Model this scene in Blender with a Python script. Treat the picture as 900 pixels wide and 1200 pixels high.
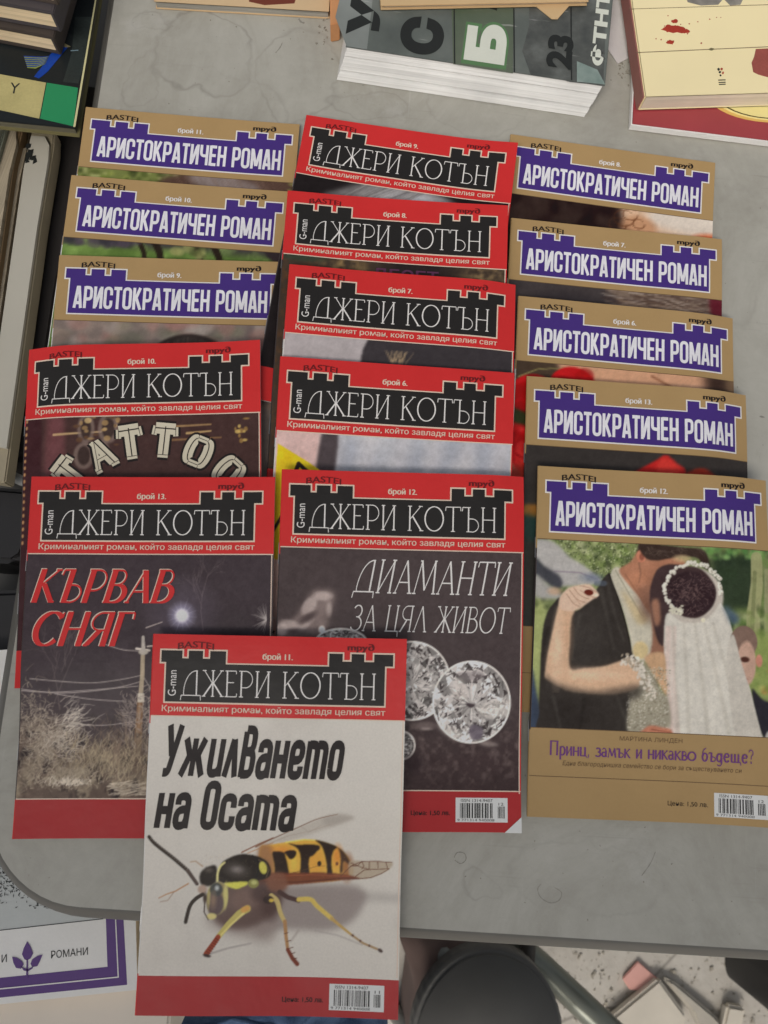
import bpy, bmesh, math, random
import numpy as np
from mathutils import Vector, Matrix

for o in list(bpy.data.objects): bpy.data.objects.remove(o)
sc = bpy.context.scene
COL = sc.collection

# ------------------------------------------------------------------ camera, light, exposure
F_PX, PITCH, ROLL, CAM_H = 940.3, .18775, .25075, .4841
def cam_axes():
    rt = np.array([1, 0, 0.]); up = np.array([0, math.cos(PITCH), math.sin(PITCH)])
    fw = np.array([0, math.sin(PITCH), -math.cos(PITCH)])
    c, s = math.cos(ROLL), math.sin(ROLL)
    return c*rt+s*up, -s*rt+c*up, fw
RT, UP, FW = cam_axes()
cd = bpy.data.cameras.new('camera'); cam = bpy.data.objects.new('camera', cd); COL.objects.link(cam)
cam.matrix_world = Matrix(((RT[0], UP[0], -FW[0], 0), (RT[1], UP[1], -FW[1], 0), (RT[2], UP[2], -FW[2], CAM_H), (0, 0, 0, 1)))
cd.sensor_fit = 'VERTICAL'; cd.sensor_height = 36; cd.lens = F_PX/1200*36
cd.clip_start = .01; cd.clip_end = 100
sc.camera = cam
cd.dof.use_dof = True; cd.dof.focus_distance = .52; cd.dof.aperture_fstop = 11.5      # a phone's small lens, focused on the near covers

SUN_EL, SUN_AZ = math.radians(50), math.radians(190)      # azimuth from +Y towards +X
w = bpy.data.worlds.new('World'); sc.world = w; w.use_nodes = True
nt = w.node_tree; bg = nt.nodes['Background']
sky = nt.nodes.new('ShaderNodeTexSky'); sky.sky_type = 'NISHITA'; sky.sun_disc = False
sky.sun_elevation = SUN_EL; sky.sun_rotation = SUN_AZ; sky.dust_density = 4; sky.ozone_density = 1; sky.air_density = 1.2
hs = nt.nodes.new('ShaderNodeHueSaturation'); hs.inputs['Saturation'].default_value = .28      # overcast: the blue is mostly veiled
nt.links.new(sky.outputs[0], hs.inputs['Color']); nt.links.new(hs.outputs[0], bg.inputs[0]); bg.inputs[1].default_value = .08
sl = bpy.data.lights.new('sun', 'SUN'); sl.energy = 1.5; sl.angle = math.radians(30); sl.color = (1, .93, .84)
so = bpy.data.objects.new('sun', sl); COL.objects.link(so)
d = Vector((math.sin(SUN_AZ)*math.cos(SUN_EL), math.cos(SUN_AZ)*math.cos(SUN_EL), math.sin(SUN_EL)))
so.rotation_euler = d.to_track_quat('Z', 'Y').to_euler()
sc.view_settings.view_transform = 'Standard'; sc.view_settings.look = 'None'
sc.view_settings.gamma = 1; sc.view_settings.exposure = .40

# ------------------------------------------------------------------ helpers
def spot(px, py, z=0.):
    """the point at height z that was measured at pixel (px, py) of the 900x1200 photograph"""
    d = (px-450)*RT/F_PX-(py-600)*UP/F_PX+FW
    t = (z-CAM_H)/d[2]
    return np.array([0, 0, CAM_H])+t*d
def project(P):
    d = np.asarray(P, float)-np.array([0, 0, CAM_H]); zz = d@FW
    return np.stack([450+F_PX*(d@RT)/zz, 600-F_PX*(d@UP)/zz], -1)
def lin(c):
    c = np.asarray(c, float)/255.
    return np.where(c <= .04045, c/12.92, ((c+.055)/1.055)**2.4)
def alb(c, k=.85, hz=.006):
    """seen colour (0-255) -> base colour, given how the place is lit"""
    return np.clip((lin(c)-hz)/k, .004, .86)
def tag(o, label=None, cat=None, group=None, kind=None):
    if label: o['label'] = label
    if cat: o['category'] = cat
    if group: o['group'] = group
    if kind: o['kind'] = kind
    return o
def empty(name, loc=(0, 0, 0), rz=0, **k):
    o = bpy.data.objects.new(name, None); COL.objects.link(o); o.location = loc; o.rotation_euler = (0, 0, rz)
    o.empty_display_size = .02
    return tag(o, **k)
def mesh_obj(name, V, Fc, mat, parent=None, smooth=False, mi=None):
    me = bpy.data.meshes.new(name); me.from_pydata([tuple(map(float, v)) for v in V], [], [tuple(f) for f in Fc])
    mats = mat if isinstance(mat, (list, tuple)) else [mat]
    for m in mats: me.materials.append(m)
    if mi is not None: me.polygons.foreach_set('material_index', mi)
    if smooth: me.polygons.foreach_set('use_smooth', [True]*len(me.polygons))
    me.update()
    o = bpy.data.objects.new(name, me); COL.objects.link(o); o.parent = parent
    return o
class MB:
    def __init__(s): s.V = []; s.F = []; s.M = []
    def add(s, V, F, m=0):
        b = len(s.V); s.V += [tuple(v) for v in V]; s.F += [tuple(i+b for i in f) for f in F]; s.M += [m]*len(F)
    def box(s, x0, x1, y0, y1, z0, z1, m=0):
        s.add([(x0,y0,z0),(x1,y0,z0),(x1,y1,z0),(x0,y1,z0),(x0,y0,z1),(x1,y0,z1),(x1,y1,z1),(x0,y1,z1)],
              [(0,3,2,1),(4,5,6,7),(0,1,5,4),(1,2,6,5),(2,3,7,6),(3,0,4,7)], m)
    def prism(s, pts, z0, z1, m=0):
        n = len(pts); s.add([(x, y, z0) for x, y in pts]+[(x, y, z1) for x, y in pts],
              [tuple(range(n))[::-1], tuple(range(n, 2*n))]+[(i, (i+1) % n, n+(i+1) % n, n+i) for i in range(n)], m)
    def tube(s, pts, rad, n=12, m=0, caps=True):
        pts = [np.array(p, float) for p in pts]; rad = rad if hasattr(rad, '__len__') else [rad]*len(pts); V = []
        for i, p in enumerate(pts):
            t = pts[min(i+1, len(pts)-1)]-pts[max(i-1, 0)]; t /= np.linalg.norm(t)
            a = np.cross(t, [0, 0, 1.]) if abs(t[2]) < .9 else np.cross(t, [1., 0, 0]); a /= np.linalg.norm(a); b = np.cross(a, t)
            V += [p+rad[i]*(math.cos(q)*a+math.sin(q)*b) for q in np.linspace(0, 2*math.pi, n, endpoint=False)]
        F = [(i*n+j, i*n+(j+1) % n, (i+1)*n+(j+1) % n, (i+1)*n+j) for i in range(len(pts)-1) for j in range(n)]
        if caps: F += [tuple(range(n))[::-1], tuple(range((len(pts)-1)*n, len(pts)*n))]
        s.add(V, F, m)
    def build(s, name, mat, parent=None, smooth=False, bevel=0, seg=2):
        o = mesh_obj(name, s.V, s.F, mat, parent, smooth, s.M)
        bm = bmesh.new(); bm.from_mesh(o.data)
        bmesh.ops.recalc_face_normals(bm, faces=bm.faces)
        if bevel: bmesh.ops.bevel(bm, geom=list(bm.edges), offset=bevel, segments=seg, affect='EDGES', clamp_overlap=True)
        bm.to_mesh(o.data); bm.free(); return o

# ------------------------------------------------------------------ materials
class NG:
    def __init__(s, name):
        s.m = bpy.data.materials.new(name); s.m.use_nodes = True; s.t = s.m.node_tree; s.b = s.t.nodes['Principled BSDF']
    def n(s, ty, **k):
        x = s.t.nodes.new(ty)
        for a, v in k.items():
            if a in x.inputs: x.inputs[a].default_value = v
            else: setattr(x, a, v)
        return x
    def l(s, a, b): s.t.links.new(a, b)
    def math(s, op, a, b=None, c=None, clamp=False):
        x = s.n('ShaderNodeMath', operation=op); x.use_clamp = clamp
        for i, v in enumerate((a, b, c)):
            if v is None: continue
            if isinstance(v, (int, float)): x.inputs[i].default_value = v
            else: s.l(v, x.inputs[i])
        return x.outputs[0]
    def mix(s, f, a, b, blend='MIX'):
        x = s.n('ShaderNodeMix', data_type='RGBA', blend_type=blend)
        for i, v in ((0, f), (6, a), (7, b)):
            if isinstance(v, (int, float)): x.inputs[i].default_value = v
            elif isinstance(v, (tuple, list, np.ndarray)): x.inputs[i].default_value = (*[float(q) for q in v][:3], 1)
            else: s.l(v, x.inputs[i])
        return x.outputs[2]
    def ramp(s, f, *st):
        x = s.n('ShaderNodeValToRGB'); e = x.color_ramp.elements
        for i, (p, v) in enumerate(st):
            q = e[i] if i < 2 else e.new(p)
            q.position = p; q.color = (v, v, v, 1) if isinstance(v, (int, float)) else (*[float(z) for z in v], 1)
        s.l(f, x.inputs[0]); return x.outputs[0]
    def noise(s, co, scale, det=4, rough=.5, dist=0):
        x = s.n('ShaderNodeTexNoise', Scale=scale, Detail=det, Roughness=rough, Distortion=dist)
        s.l(co, x.inputs['Vector']); return x.outputs[0]
    def bump(s, h, st, d=.001):
        x = s.n('ShaderNodeBump', Strength=st, Distance=d); s.l(h, x.inputs['Height']); s.l(x.outputs[0], s.b.inputs['Normal'])
def simple(name, col, rough=.6, vary=.12, scale=60, bump=.1, spec=.5, metal=0, bscale=None, coord='Object'):
    g = NG(name); co = g.n('ShaderNodeTexCoord').outputs[coord]
    col = np.array(col, float)[:3]
    n1 = g.noise(co, scale, 5, .6); n2 = g.noise(co, scale*.13, 3)
    f = g.math('ADD', g.math('MULTIPLY', n1, .5), g.math('MULTIPLY', n2, .5))
    g.l(g.ramp(f, (.3, tuple(col*(1-vary))), (.7, tuple(np.clip(col*(1+vary), 0, 1)))), g.b.inputs['Base Color'])
    g.l(g.math('ADD', g.math('MULTIPLY', n1, .16), rough-.08), g.b.inputs['Roughness'])
    g.b.inputs['Specular IOR Level'].default_value = spec; g.b.inputs['Metallic'].default_value = metal
    if bump: g.bump(g.noise(co, bscale or scale*4, 3), bump, .0006)
    return g.m
def ink(name, col, rough=.4, spec=.2, vary=.05):
    """print on coated paper: even colour, slight mottling, soft gloss"""
    g = NG(name); co = g.n('ShaderNodeTexCoord').outputs['Object']; col = np.array(col, float)[:3]
    n1 = g.noise(co, 30, 6, .65); n2 = g.noise(co, 700, 2)
    f = g.math('ADD', g.math('MULTIPLY', n1, .75), g.math('MULTIPLY', n2, .25))
    g.l(g.ramp(f, (.3, tuple(col*(1-vary))), (.7, tuple(np.clip(col*(1+vary), 0, 1)))), g.b.inputs['Base Color'])
    g.l(g.math('ADD', g.math('MULTIPLY', n1, .34), rough-.19), g.b.inputs['Roughness'])
    g.b.inputs['Specular IOR Level'].default_value = spec
    g.bump(g.noise(co, 26, 4, .6), .22, .003)
    return g.m
def printed(name):
    """photographic print, colour carried by the sheet itself"""
    g = NG(name); co = g.n('ShaderNodeTexCoord').outputs['Object']
    a = g.n('ShaderNodeVertexColor', layer_name='print'); n2 = g.noise(co, 900, 2); n1 = g.noise(co, 30, 6, .65)
    g.l(g.mix(1., a.outputs[0], g.ramp(n2, (.3, .93), (.7, 1.)), 'MULTIPLY'), g.b.inputs['Base Color'])
    g.l(g.math('ADD', g.math('MULTIPLY', n1, .34), .22), g.b.inputs['Roughness']); g.b.inputs['Specular IOR Level'].default_value = .2
    g.bump(g.noise(co, 26, 4, .6), .22, .003)
    return g.m
def page_mat(name, col, axis='Z', scale=2600, dark=.55, rough=.85):
    """cut edges of many pages"""
    g = NG(name); co = g.n('ShaderNodeTexCoord').outputs['Object']
    mp = g.n('ShaderNodeMapping'); g.l(co, mp.inputs[0]); mp.inputs['Scale'].default_value = (6, 6, scale) if axis == 'Z' else (scale, 6, 6)
    n = g.noise(mp.outputs[0], 1, 3, .7); n2 = g.noise(co, 25, 4); col = np.array(col, float)[:3]
    c = g.ramp(n, (.3, tuple(col*dark)), (.62, tuple(col)))
    g.l(g.mix(1., c, g.ramp(n2, (.3, .8), (.7, 1.)), 'MULTIPLY'), g.b.inputs['Base Color']); g.b.inputs['Roughness'].default_value = rough
    g.bump(n, .5, .0005); return g.m

M = {}
M['red'] = ink('red_print', (.62, .03, .03))
M['red_deep'] = ink('deep_red_print', (.42, .028, .03))
M['gold'] = ink('ochre_gold_print', (.41, .27, .12), .42)
M['black'] = ink('black_print', (.020, .018, .017), .42)
M['purple'] = ink('violet_print', (.062, .03, .20), .4)
M['cream'] = ink('cream_line_print', (.74, .58, .46))
M['white'] = ink('white_print', (.76, .73, .70))
M['silver'] = ink('silver_print', (.76, .75, .79), .42, vary=.14)
M['inkk'] = ink('dark_letter_print', (.016, .011, .011), .42)
M['darkred_ink'] = ink('dark_red_letter_print', (.14, .012, .014))
M['paper'] = simple('coated_paper', (.72, .70, .66), .6, .04, 40, .05)
M['pages'] = page_mat('magazine_pages', (.74, .71, .65))
M['violet_text'] = ink('violet_letter_print', (.16, .05, .20))
M['brown_text'] = ink('brown_letter_print', (.16, .10, .05))
M['print'] = printed('photo_print')
M['label'] = ink('barcode_white', (.70, .70, .68))
M['steel'] = simple('dull_steel', (.5, .5, .5), .35, .1, 60, 0, metal=1)
# ------------------------------------------------------------------ how the magazines lie on each other
MW, ML, MT = .140, .2010, .0019
ORDER = ['g11','g10','g9','g8','g7','g6','g13','g12','r9','r8','r7','r6','r10','r13','r12','r11']
GS=.0015; GX0,GY0,GNX,GNY=-.36,-.30,560,520
def gauss(a,s,ax):
    k=np.arange(-int(3*s)-1,int(3*s)+2); w=np.exp(-.5*(k/s)**2); w/=w.sum()
    p=[(0,0)]*a.ndim; p[ax]=(len(k)//2,)*2
    b=np.pad(a,p,mode='edge'); o=np.zeros_like(a)
    for i,x in enumerate(w): o+=x*np.take(b,range(i,i+a.shape[ax]),axis=ax)
    return o
def hull1(x,z):
    h=[]
    for p in zip(x,z):
        while len(h)>1 and (h[-1][1]-h[-2][1])*(p[0]-h[-2][0]) <= (p[1]-h[-2][1])*(h[-1][0]-h[-2][0]): h.pop()
        h.append(p)
    hx,hz=zip(*h); return np.interp(x,hx,hz)
NU,NV=29,41
def lift(u,v,k):
    # spine side a little higher than the open side, plus a curl along the open edge
    return k[0]*np.clip(1-u,0,1)**1.5+k[1]*np.clip(u,0,1)**3+k[2]*np.clip(1-v,0,1)**2
def simulate(poses,lifts):
    """drop the magazines one by one; returns name -> bottom height on a NV x NU grid"""
    H=np.zeros((GNY,GNX)); out={}
    U,V=np.meshgrid(np.linspace(0,1,NU),np.linspace(0,1,NV))
    gy,gx=np.mgrid[0:GNY,0:GNX]; gx=GX0+gx*GS; gy=GY0+gy*GS
    for n in ORDER:
        X,Y,t=poses[n][:3]; c,s=np.cos(t),np.sin(t)
        px=X+U*MW*c+V*ML*s; py=Y+U*MW*s-V*ML*c
        i=np.clip(((px-GX0)/GS).round().astype(int),1,GNX-2); j=np.clip(((py-GY0)/GS).round().astype(int),1,GNY-2)
        S=np.max([H[j+a,i+b] for a in(-1,0,1) for b in(-1,0,1)],axis=0)
        Z=S.copy()
        for a in range(NU): Z[:,a]=hull1(V[:,a]*ML,Z[:,a])
        for a in range(NV): Z[a]=hull1(U[a]*MW,Z[a])
        Z=.35*Z+.65*gauss(gauss(S,3,0),2,1)
        Z=gauss(gauss(Z,2,0),2,1); Z+=max(0,(S-Z).max())+.0002
        Z=Z+lift(U,V,lifts.get(n,(0,0,0))); ph=ORDER.index(n)*1.7      # limp paper: the loose ends wave a little
        Z=Z+.0006*V**3*(1+np.sin(7*U+ph))+.0004*U**4*(1+np.sin(9*V+2*ph))
        out[n]=Z
        # raise the height field
        dx,dy=gx-X,gy-Y; u=(dx*c+dy*s)/MW; v=(dx*s-dy*c)/ML
        m=(u>=-.01)&(u<=1.01)&(v>=-.01)&(v<=1.01)
        H[m]=np.maximum(H[m],samp(Z,u[m],v[m])+MT)
    return out
def samp(Z,u,v):
    a=np.clip(u,0,1)*(NU-1); b=np.clip(v,0,1)*(NV-1)
    i=np.minimum(a.astype(int),NU-2); j=np.minimum(b.astype(int),NV-2); fa,fb=a-i,b-j
    return (Z[j,i]*(1-fa)+Z[j,i+1]*fa)*(1-fb)+(Z[j+1,i]*(1-fa)+Z[j+1,i+1]*fa)*fb
POSES = {'r11': (-0.1067, -0.0123, 0.2259), 'r13': (-0.2015, 0.0564, 0.2427), 'r12': (-0.0623, 0.0953, 0.2288), 'r10': (-0.2325, 0.1322, 0.2757), 'r6': (-0.0817, 0.1616, 0.2014), 'r7': (-0.0929, 0.2216, 0.1954), 'r8': (-0.109, 0.2739, 0.1984), 'r9': (-0.1141, 0.3359, 0.1075), 'g11': (-0.2557, 0.3044, 0.1927), 'g10': (-0.2477, 0.2533, 0.1929), 'g9': (-0.2354, 0.1967, 0.2362), 'g8': (0.02, 0.3625, 0.1351), 'g7': (0.0333, 0.3002, 0.1725), 'g6': (0.0489, 0.2455, 0.1759), 'g13': (0.0648, 0.1925, 0.1941), 'g12': (0.0822, 0.1371, 0.2023)}
LIFTS = {'r11': (0, .004, .002), 'g8': (.002, 0, .001), 'g7': (.001, .001, 0), 'g12': (.002, .008, .001), 'r13': (.0005, .002, .001), 'r12': (0, .0015, .001), 'r10': (.001, .001, .001), 'g11': (.0015, .0005, .001), 'r9': (.0005, .0015, .001)}
ZS = simulate(POSES, LIFTS)
WMM, LMM = MW*1000, ML*1000

def surf(n, P, lay=0.):
    """P: (k,2) millimetres on the cover (x right, y down) -> coordinates local to the magazine"""
    P = np.asarray(P, float); z = samp(ZS[n], P[:, 0]/WMM, P[:, 1]/LMM)+MT+lay*1e-3
    return np.stack([P[:, 0]*1e-3, -P[:, 1]*1e-3, z], -1)
def to_world(n, Q):
    X, Y, t = POSES[n]; c, s = math.cos(t), math.sin(t)
    return np.stack([X+Q[:, 0]*c-Q[:, 1]*s, Y+Q[:, 0]*s+Q[:, 1]*c, Q[:, 2]], -1)
def homog(n):
    """photo pixel -> millimetres on the cover of magazine n (for tracing its printed picture)"""
    cm = np.array([(0, 0), (WMM, 0), (WMM, LMM), (0, LMM), (WMM/2, LMM/2), (WMM/2, 0), (0, LMM/2)]); px = project(to_world(n, surf(n, cm)))
    A = []; b = []
    for (x, y), (u, v) in zip(px, cm):
        A += [[x, y, 1, 0, 0, 0, -u*x, -u*y], [0, 0, 0, x, y, 1, -v*x, -v*y]]; b += [u, v]
    h = np.linalg.lstsq(np.array(A), np.array(b), rcond=None)[0]; Hm = np.append(h, 1).reshape(3, 3)
    def f(pts):
        p = np.asarray(pts, float).reshape(-1, 2); q = np.c_[p, np.ones(len(p))]@Hm.T
        return q[:, :2]/q[:, 2:]
    return f

# ------------------------------------------------------------------ lettering
def flat_grid(name, n, xs, ys, inside, lay, mat, parent):
    """cells of a rectilinear grid on the cover that lie inside a shape"""
    def sub(a):
        a = sorted(set(a)); o = []
        for p, q in zip(a[:-1], a[1:]):
            k = max(1, int(math.ceil((q-p)/3.4))); o += [p+(q-p)*i/k for i in range(k)]
        return o+[a[-1]]
    xs, ys = sub(xs), sub(ys); idx = {}; P = []; Fc = []
    def vid(i, j):
        if (i, j) not in idx: idx[i, j] = len(P); P.append((xs[i], ys[j]))
        return idx[i, j]
    for j in range(len(ys)-1):
        for i in range(len(xs)-1):
            if inside((xs[i]+xs[i+1])/2, (ys[j]+ys[j+1])/2): Fc.append((vid(i, j+1), vid(i+1, j+1), vid(i+1, j), vid(i, j)))
    return mesh_obj(name, surf(n, P, lay), Fc, mat, parent, True)
def rect(name, n, x0, y0, x1, y1, lay, mat, parent):
    return flat_grid(name, n, [x0, x1], [y0, y1], lambda x, y: True, lay, mat, parent)

_tc = {}
def font_shape(s, bold=0., spacing=1.):
    """letters of the built-in font as (verts, faces), normalised to their own box 0..1 wide / cap height"""
    k = (s, bold, spacing)
    if k not in _tc:
        cu = bpy.data.curves.new('lettering', 'FONT'); cu.body = s; cu.size = 1; cu.offset = bold; cu.resolution_u = 4; cu.space_character = spacing
        ob = bpy.data.objects.new('lettering', cu); COL.objects.link(ob)
        me = bpy.data.meshes.new_from_object(ob.evaluated_get(bpy.context.evaluated_depsgraph_get()))
        V = np.array([v.co[:] for v in me.vertices]); F_ = [tuple(p.vertices) for p in me.polygons]
        bpy.data.objects.remove(ob); bpy.data.curves.remove(cu); bpy.data.meshes.remove(me)
        _tc[k] = (V[:, :2], F_)
    return _tc[k]
def put(name, n, V, Fc, lay, mat, parent, cut=None, mi=None):
    """flat shape in cover millimetres -> mesh that follows the cover; cut = slice tall letters so they bend with it"""
    V = np.asarray(V, float)
    if cut:
        bm = bmesh.new(); vs = [bm.verts.new((x, y, 0)) for x, y in V[:, :2]]
        for f in Fc:
            try: bm.faces.new([vs[i] for i in f])
            except ValueError: pass
        y = V[:, 1].min()+cut
        while y < V[:, 1].max():
            bmesh.ops.bisect_plane(bm, geom=bm.verts[:]+bm.edges[:]+bm.faces[:], plane_co=(0, y, 0), plane_no=(0, 1, 0)); y += cut
        bm.verts.index_update(); V = np.array([v.co[:2] for v in bm.verts]); Fc = [[v.index for v in f.verts] for f in bm.faces]; bm.free()
    z = V[:, 2] if V.shape[1] > 2 else 0
    P = surf(n, V[:, :2], lay); P[:, 2] += z
    # make every face look up
    out = []
    for f in Fc:
        a = 0
        for i in range(len(f)): p, q = P[f[i]], P[f[(i+1) % len(f)]]; a += p[0]*q[1]-q[0]*p[1]
        out.append(tuple(f) if a > 0 else tuple(f)[::-1])
    return mesh_obj(name, P, out, mat, parent, False)
def fit(V, x0, y0, x1, y1, shear=0., rot=0):
    """scale to the box (y downwards); rot=1 turns the line 90 degrees anticlockwise"""
    V = np.array(V, float).copy(); lo, hi = V[:, :2].min(0), V[:, :2].max(0); u = (V[:, :2]-lo)/(hi-lo)
    if rot: q = np.stack([x0+(1-u[:, 1])*(x1-x0), y1-u[:, 0]*(y1-y0)], -1)
    else: q = np.stack([x0+u[:, 0]*(x1-x0), y1-u[:, 1]*(y1-y0)], -1); q[:, 0] += shear*(y1-q[:, 1])
    if V.shape[1] > 2: q = np.c_[q, V[:, 2]]
    return q
def text(name, n, s, box, mat, parent, lay=.2, bold=0., shear=0., rot=0, spacing=1., cut=None, arch=0.):
    V, F_ = font_shape(s, 0., spacing); q = fit(V, *box, shear=shear, rot=rot)
    if bold:      # a second impression slightly to the side gives the bold weight
        e = bold*(box[3]-box[1])*1.6*(1 if not rot else 0); m_ = len(q); q = np.r_[np.c_[q-[e/2, 0], np.zeros(m_)], np.c_[q+[e/2, 0], np.full(m_, 4e-5)]]; F_ = F_+[tuple(i+m_ for i in f) for f in F_]
    if arch:
        t = (q[:, 0]-(box[0]+box[2])/2)/((box[2]-box[0])/2); q[:, 1] += arch*(t**2-.4)
    return put(name, n, q, F_, lay, mat, parent, cut)

# drawn letters: strokes on a unit cap height (y up); m = main stroke, h = hairline
def arc(cx, cy, rx, ry, a0, a1, k=18):
    return [(cx+rx*math.cos(math.radians(a)), cy+ry*math.sin(math.radians(a))) for a in np.linspace(a0, a1, k)]
def _S(*p): return [tuple(p[i:i+2]) for i in range(0, len(p), 2)]
def sr(x, y, wd=.12): return ('h', _S(x-wd, y, x+wd, y))
G = {
 'Д': (.98, [('h', [(.16, .02)]+arc(.74, .10, .60, .88, 180, 92)+[(.80, .98)]), ('m', _S(.76, 1, .76, .02)), ('h', _S(.02, .02, .96, .02)), ('h', _S(.03, .02, .0, -.17)), ('h', _S(.95, .02, .97, -.17))]),
 'Ж': (1.0, [('m', _S(.5, 0, .5, 1)), sr(.5, 1, .08), sr(.5, 0, .08), ('h', _S(.08, 1, .48, .5)), ('m', _S(.48, .52, .06, 0)), ('h', _S(.92, 1, .52, .5)), ('m', _S(.52, .52, .95, 0)), sr(.08, 1, .09), sr(.92, 1, .09), sr(.06, 0, .09), sr(.95, 0, .09)]),
 'Е': (.60, [('m', _S(.12, 0, .12, 1)), ('h', _S(.02, 1, .55, 1)), ('h', _S(.12, .55, .45, .55)), ('h', _S(.02, 0, .58, 0)), ('h', _S(.55, 1, .56, .88)), ('h', _S(.58, 0, .6, .13))]),
 'Р': (.72, [('m', _S(.14, 0, .14, 1)), sr(.14, 0, .1), ('h', [(.02, 1), (.3, 1)]+arc(.34, .68, .34, .32, 88, -90)+[(.14, .36)])]),
 'И': (.78, [('m', _S(.12, 0, .12, 1)), ('m', _S(.66, 0, .66, 1)), ('h', _S(.12, .02, .66, .98)), sr(.12, 1, .09), sr(.66, 1, .09), sr(.12, 0, .09), sr(.66, 0, .09)]),
 'К': (.78, [('m', _S(.12, 0, .12, 1)), sr(.12, 1, .1), sr(.12, 0, .1), ('h', _S(.12, .45, .66, 1)), ('m', _S(.26, .58, .70, 0)), sr(.66, 1, .1), sr(.71, 0, .1)]),
 'О': (1.0, [('m', arc(.5, .5, .46, .5, 0, 360, 40))]),
 'Т': (.78, [('m', _S(.39, 0, .39, 1)), sr(.39, 0, .1), ('h', _S(.02, 1, .76, 1)), ('h', _S(.02, 1, .0, .84)), ('h', _S(.76, 1, .78, .84))]),
 'Ъ': (.86, [('m', _S(.32, 0, .32, 1)), ('h', _S(.02, 1, .42, 1)), ('h', _S(.02, 1, .0, .84)), ('h', [(.22, 0), (.5, 0)]+arc(.5, .26, .33, .27, -90, 90)+[(.32, .53)])]),
 'Н': (.82, [('m', _S(.12, 0, .12, 1)), ('m', _S(.70, 0, .70, 1)), ('h', _S(.12, .5, .70, .5)), sr(.12, 1, .09), sr(.70, 1, .09), sr(.12, 0, .09), sr(.70, 0, .09)]),
 'А': (.84, [('h', _S(.08, 0, .42, 1)), ('m', _S(.42, 1, .76, 0)), ('h', _S(.21, .33, .64, .33)), sr(.08, 0, .08), sr(.76, 0, .1)]),
 'Л': (.84, [('h', _S(.08, 0, .42, 1)), ('m', _S(.42, 1, .76, 0)), sr(.08, 0, .08), sr(.76, 0, .1)]),
 'М': (1.06, [('h', _S(.08, 0, .22, 1)), ('m', _S(.22, 1, .54, .1)), ('h', _S(.54, .1, .84, 1)), ('m', _S(.84, 1, .98, 0)), sr(.08, 0, .08), sr(.98, 0, .09), sr(.2, 1, .06), sr(.86, 1, .06)]),
 'З': (.66, [('m', arc(.30, .76, .25, .23, 150, -80)), ('m', arc(.28, .27, .33, .27, 78, -150)), ('h', _S(.24, .54, .36, .53))]),
 'Ц': (.86, [('m', _S(.12, 0, .12, 1)), ('m', _S(.66, 0, .66, 1)), sr(.12, 1, .09), sr(.66, 1, .09), ('h', _S(.04, 0, .84, 0)), ('h', _S(.82, 0, .86, -.22))]),
 'Я': (.78, [('m', _S(.64, 0, .64, 1)), sr(.64, 0, .1), ('h', [(.74, 1), (.44, 1)]+arc(.38, .73, .30, .27, 90, 270)+[(.64, .46)]), ('m', _S(.40, .46, .08, 0)), sr(.06, 0, .07)]),
 'В': (.74, [('m', _S(.14, 0, .14, 1)), ('h', [(.02, 1), (.32, 1)]+arc(.34, .77, .24, .23, 90, -90)+[(.14, .54)]), ('m', arc(.36, .27, .32, .27, 90, -90)), ('h', _S(.02, 0, .36, 0))]),
 'С': (.84, [('m', arc(.46, .5, .42, .5, 42, 318, 30)), ('h', _S(.78, .83, .80, 1))]),
 'Г': (.62, [('m', _S(.14, 0, .14, 1)), sr(.14, 0, .1), ('h', _S(.02, 1, .58, 1)), ('h', _S(.58, 1, .60, .80))]),
 'П': (.82, [('m', _S(.12, 0, .12, 1)), ('m', _S(.70, 0, .70, 1)), ('h', _S(.02, 1, .8, 1)), sr(.12, 0, .09), sr(.70, 0, .09)]),
 'T': (.86, [('m', _S(.43, 0, .43, 1)), sr(.43, 0, .2), ('m', _S(.04, .93, .82, .93)), ('h', _S(.04, 1, .0, .68)), ('h', _S(.82, 1, .86, .68))]),
 'A': (.98, [('h', _S(.12, 0, .46, 1)), ('m', _S(.46, 1, .80, 0)), ('h', _S(.25, .36, .7, .36)), sr(.12, 0, .12), sr(.82, 0, .16)]),
 'O': (.88, [('m', arc(.22, .5, .16, .42, 90, 270)), ('m', arc(.62, .5, .16, .42, -90, 90)), ('h', _S(.22, .95, .62, .95)), ('h', _S(.22, .05, .62, .05))]),
 ' ': (.42, []),
 ',': (.26, [('h', _S(.14, .06, .08, -.16)), ('m', _S(.11, .05, .17, .05))]),
 '?': (.5, [('h', arc(.24, .76, .18, .22, 170, -70)), ('h', _S(.28, .55, .25, .28)), ('m', _S(.2, .05, .3, .05))]),
 # small letters (x-height .62)
 'р': (.58, [('m', _S(.13, -.30, .13, .62)), sr(.13, -.30, .09), ('m', arc(.30, .31, .22, .31, 120, -120))]),
 'а': (.52, [('h', arc(.24, .46, .16, .16, 160, 0)), ('m', _S(.40, .46, .40, .04)), ('h', _S(.4, .04, .5, .02)), ('m', arc(.23, .17, .17, .16, 60, 360))]),
 'е': (.52, [('m', arc(.27, .31, .21, .31, 20, 325)), ('h', _S(.07, .36, .47, .36))]),
 'б': (.58, [('m', arc(.28, .29, .21, .29, 0, 360)), ('h', [(.09, .36)]+arc(.42, .50, .34, .46, 180, 95))]),
 'д': (.60, [('m', arc(.26, .29, .2, .29, 20, 340)), ('m', _S(.46, .62, .46, -.12)), ('h', arc(.26, -.12, .20, .18, 0, -150))]),
 'щ': (.96, [('m', _S(.12, .62, .12, .03)), ('m', _S(.42, .62, .42, .03)), ('m', _S(.72, .62, .72, .03)), ('h', _S(.08, .02, .92, .02)), ('h', _S(.9, .02, .93, -.2))]),
}
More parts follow.
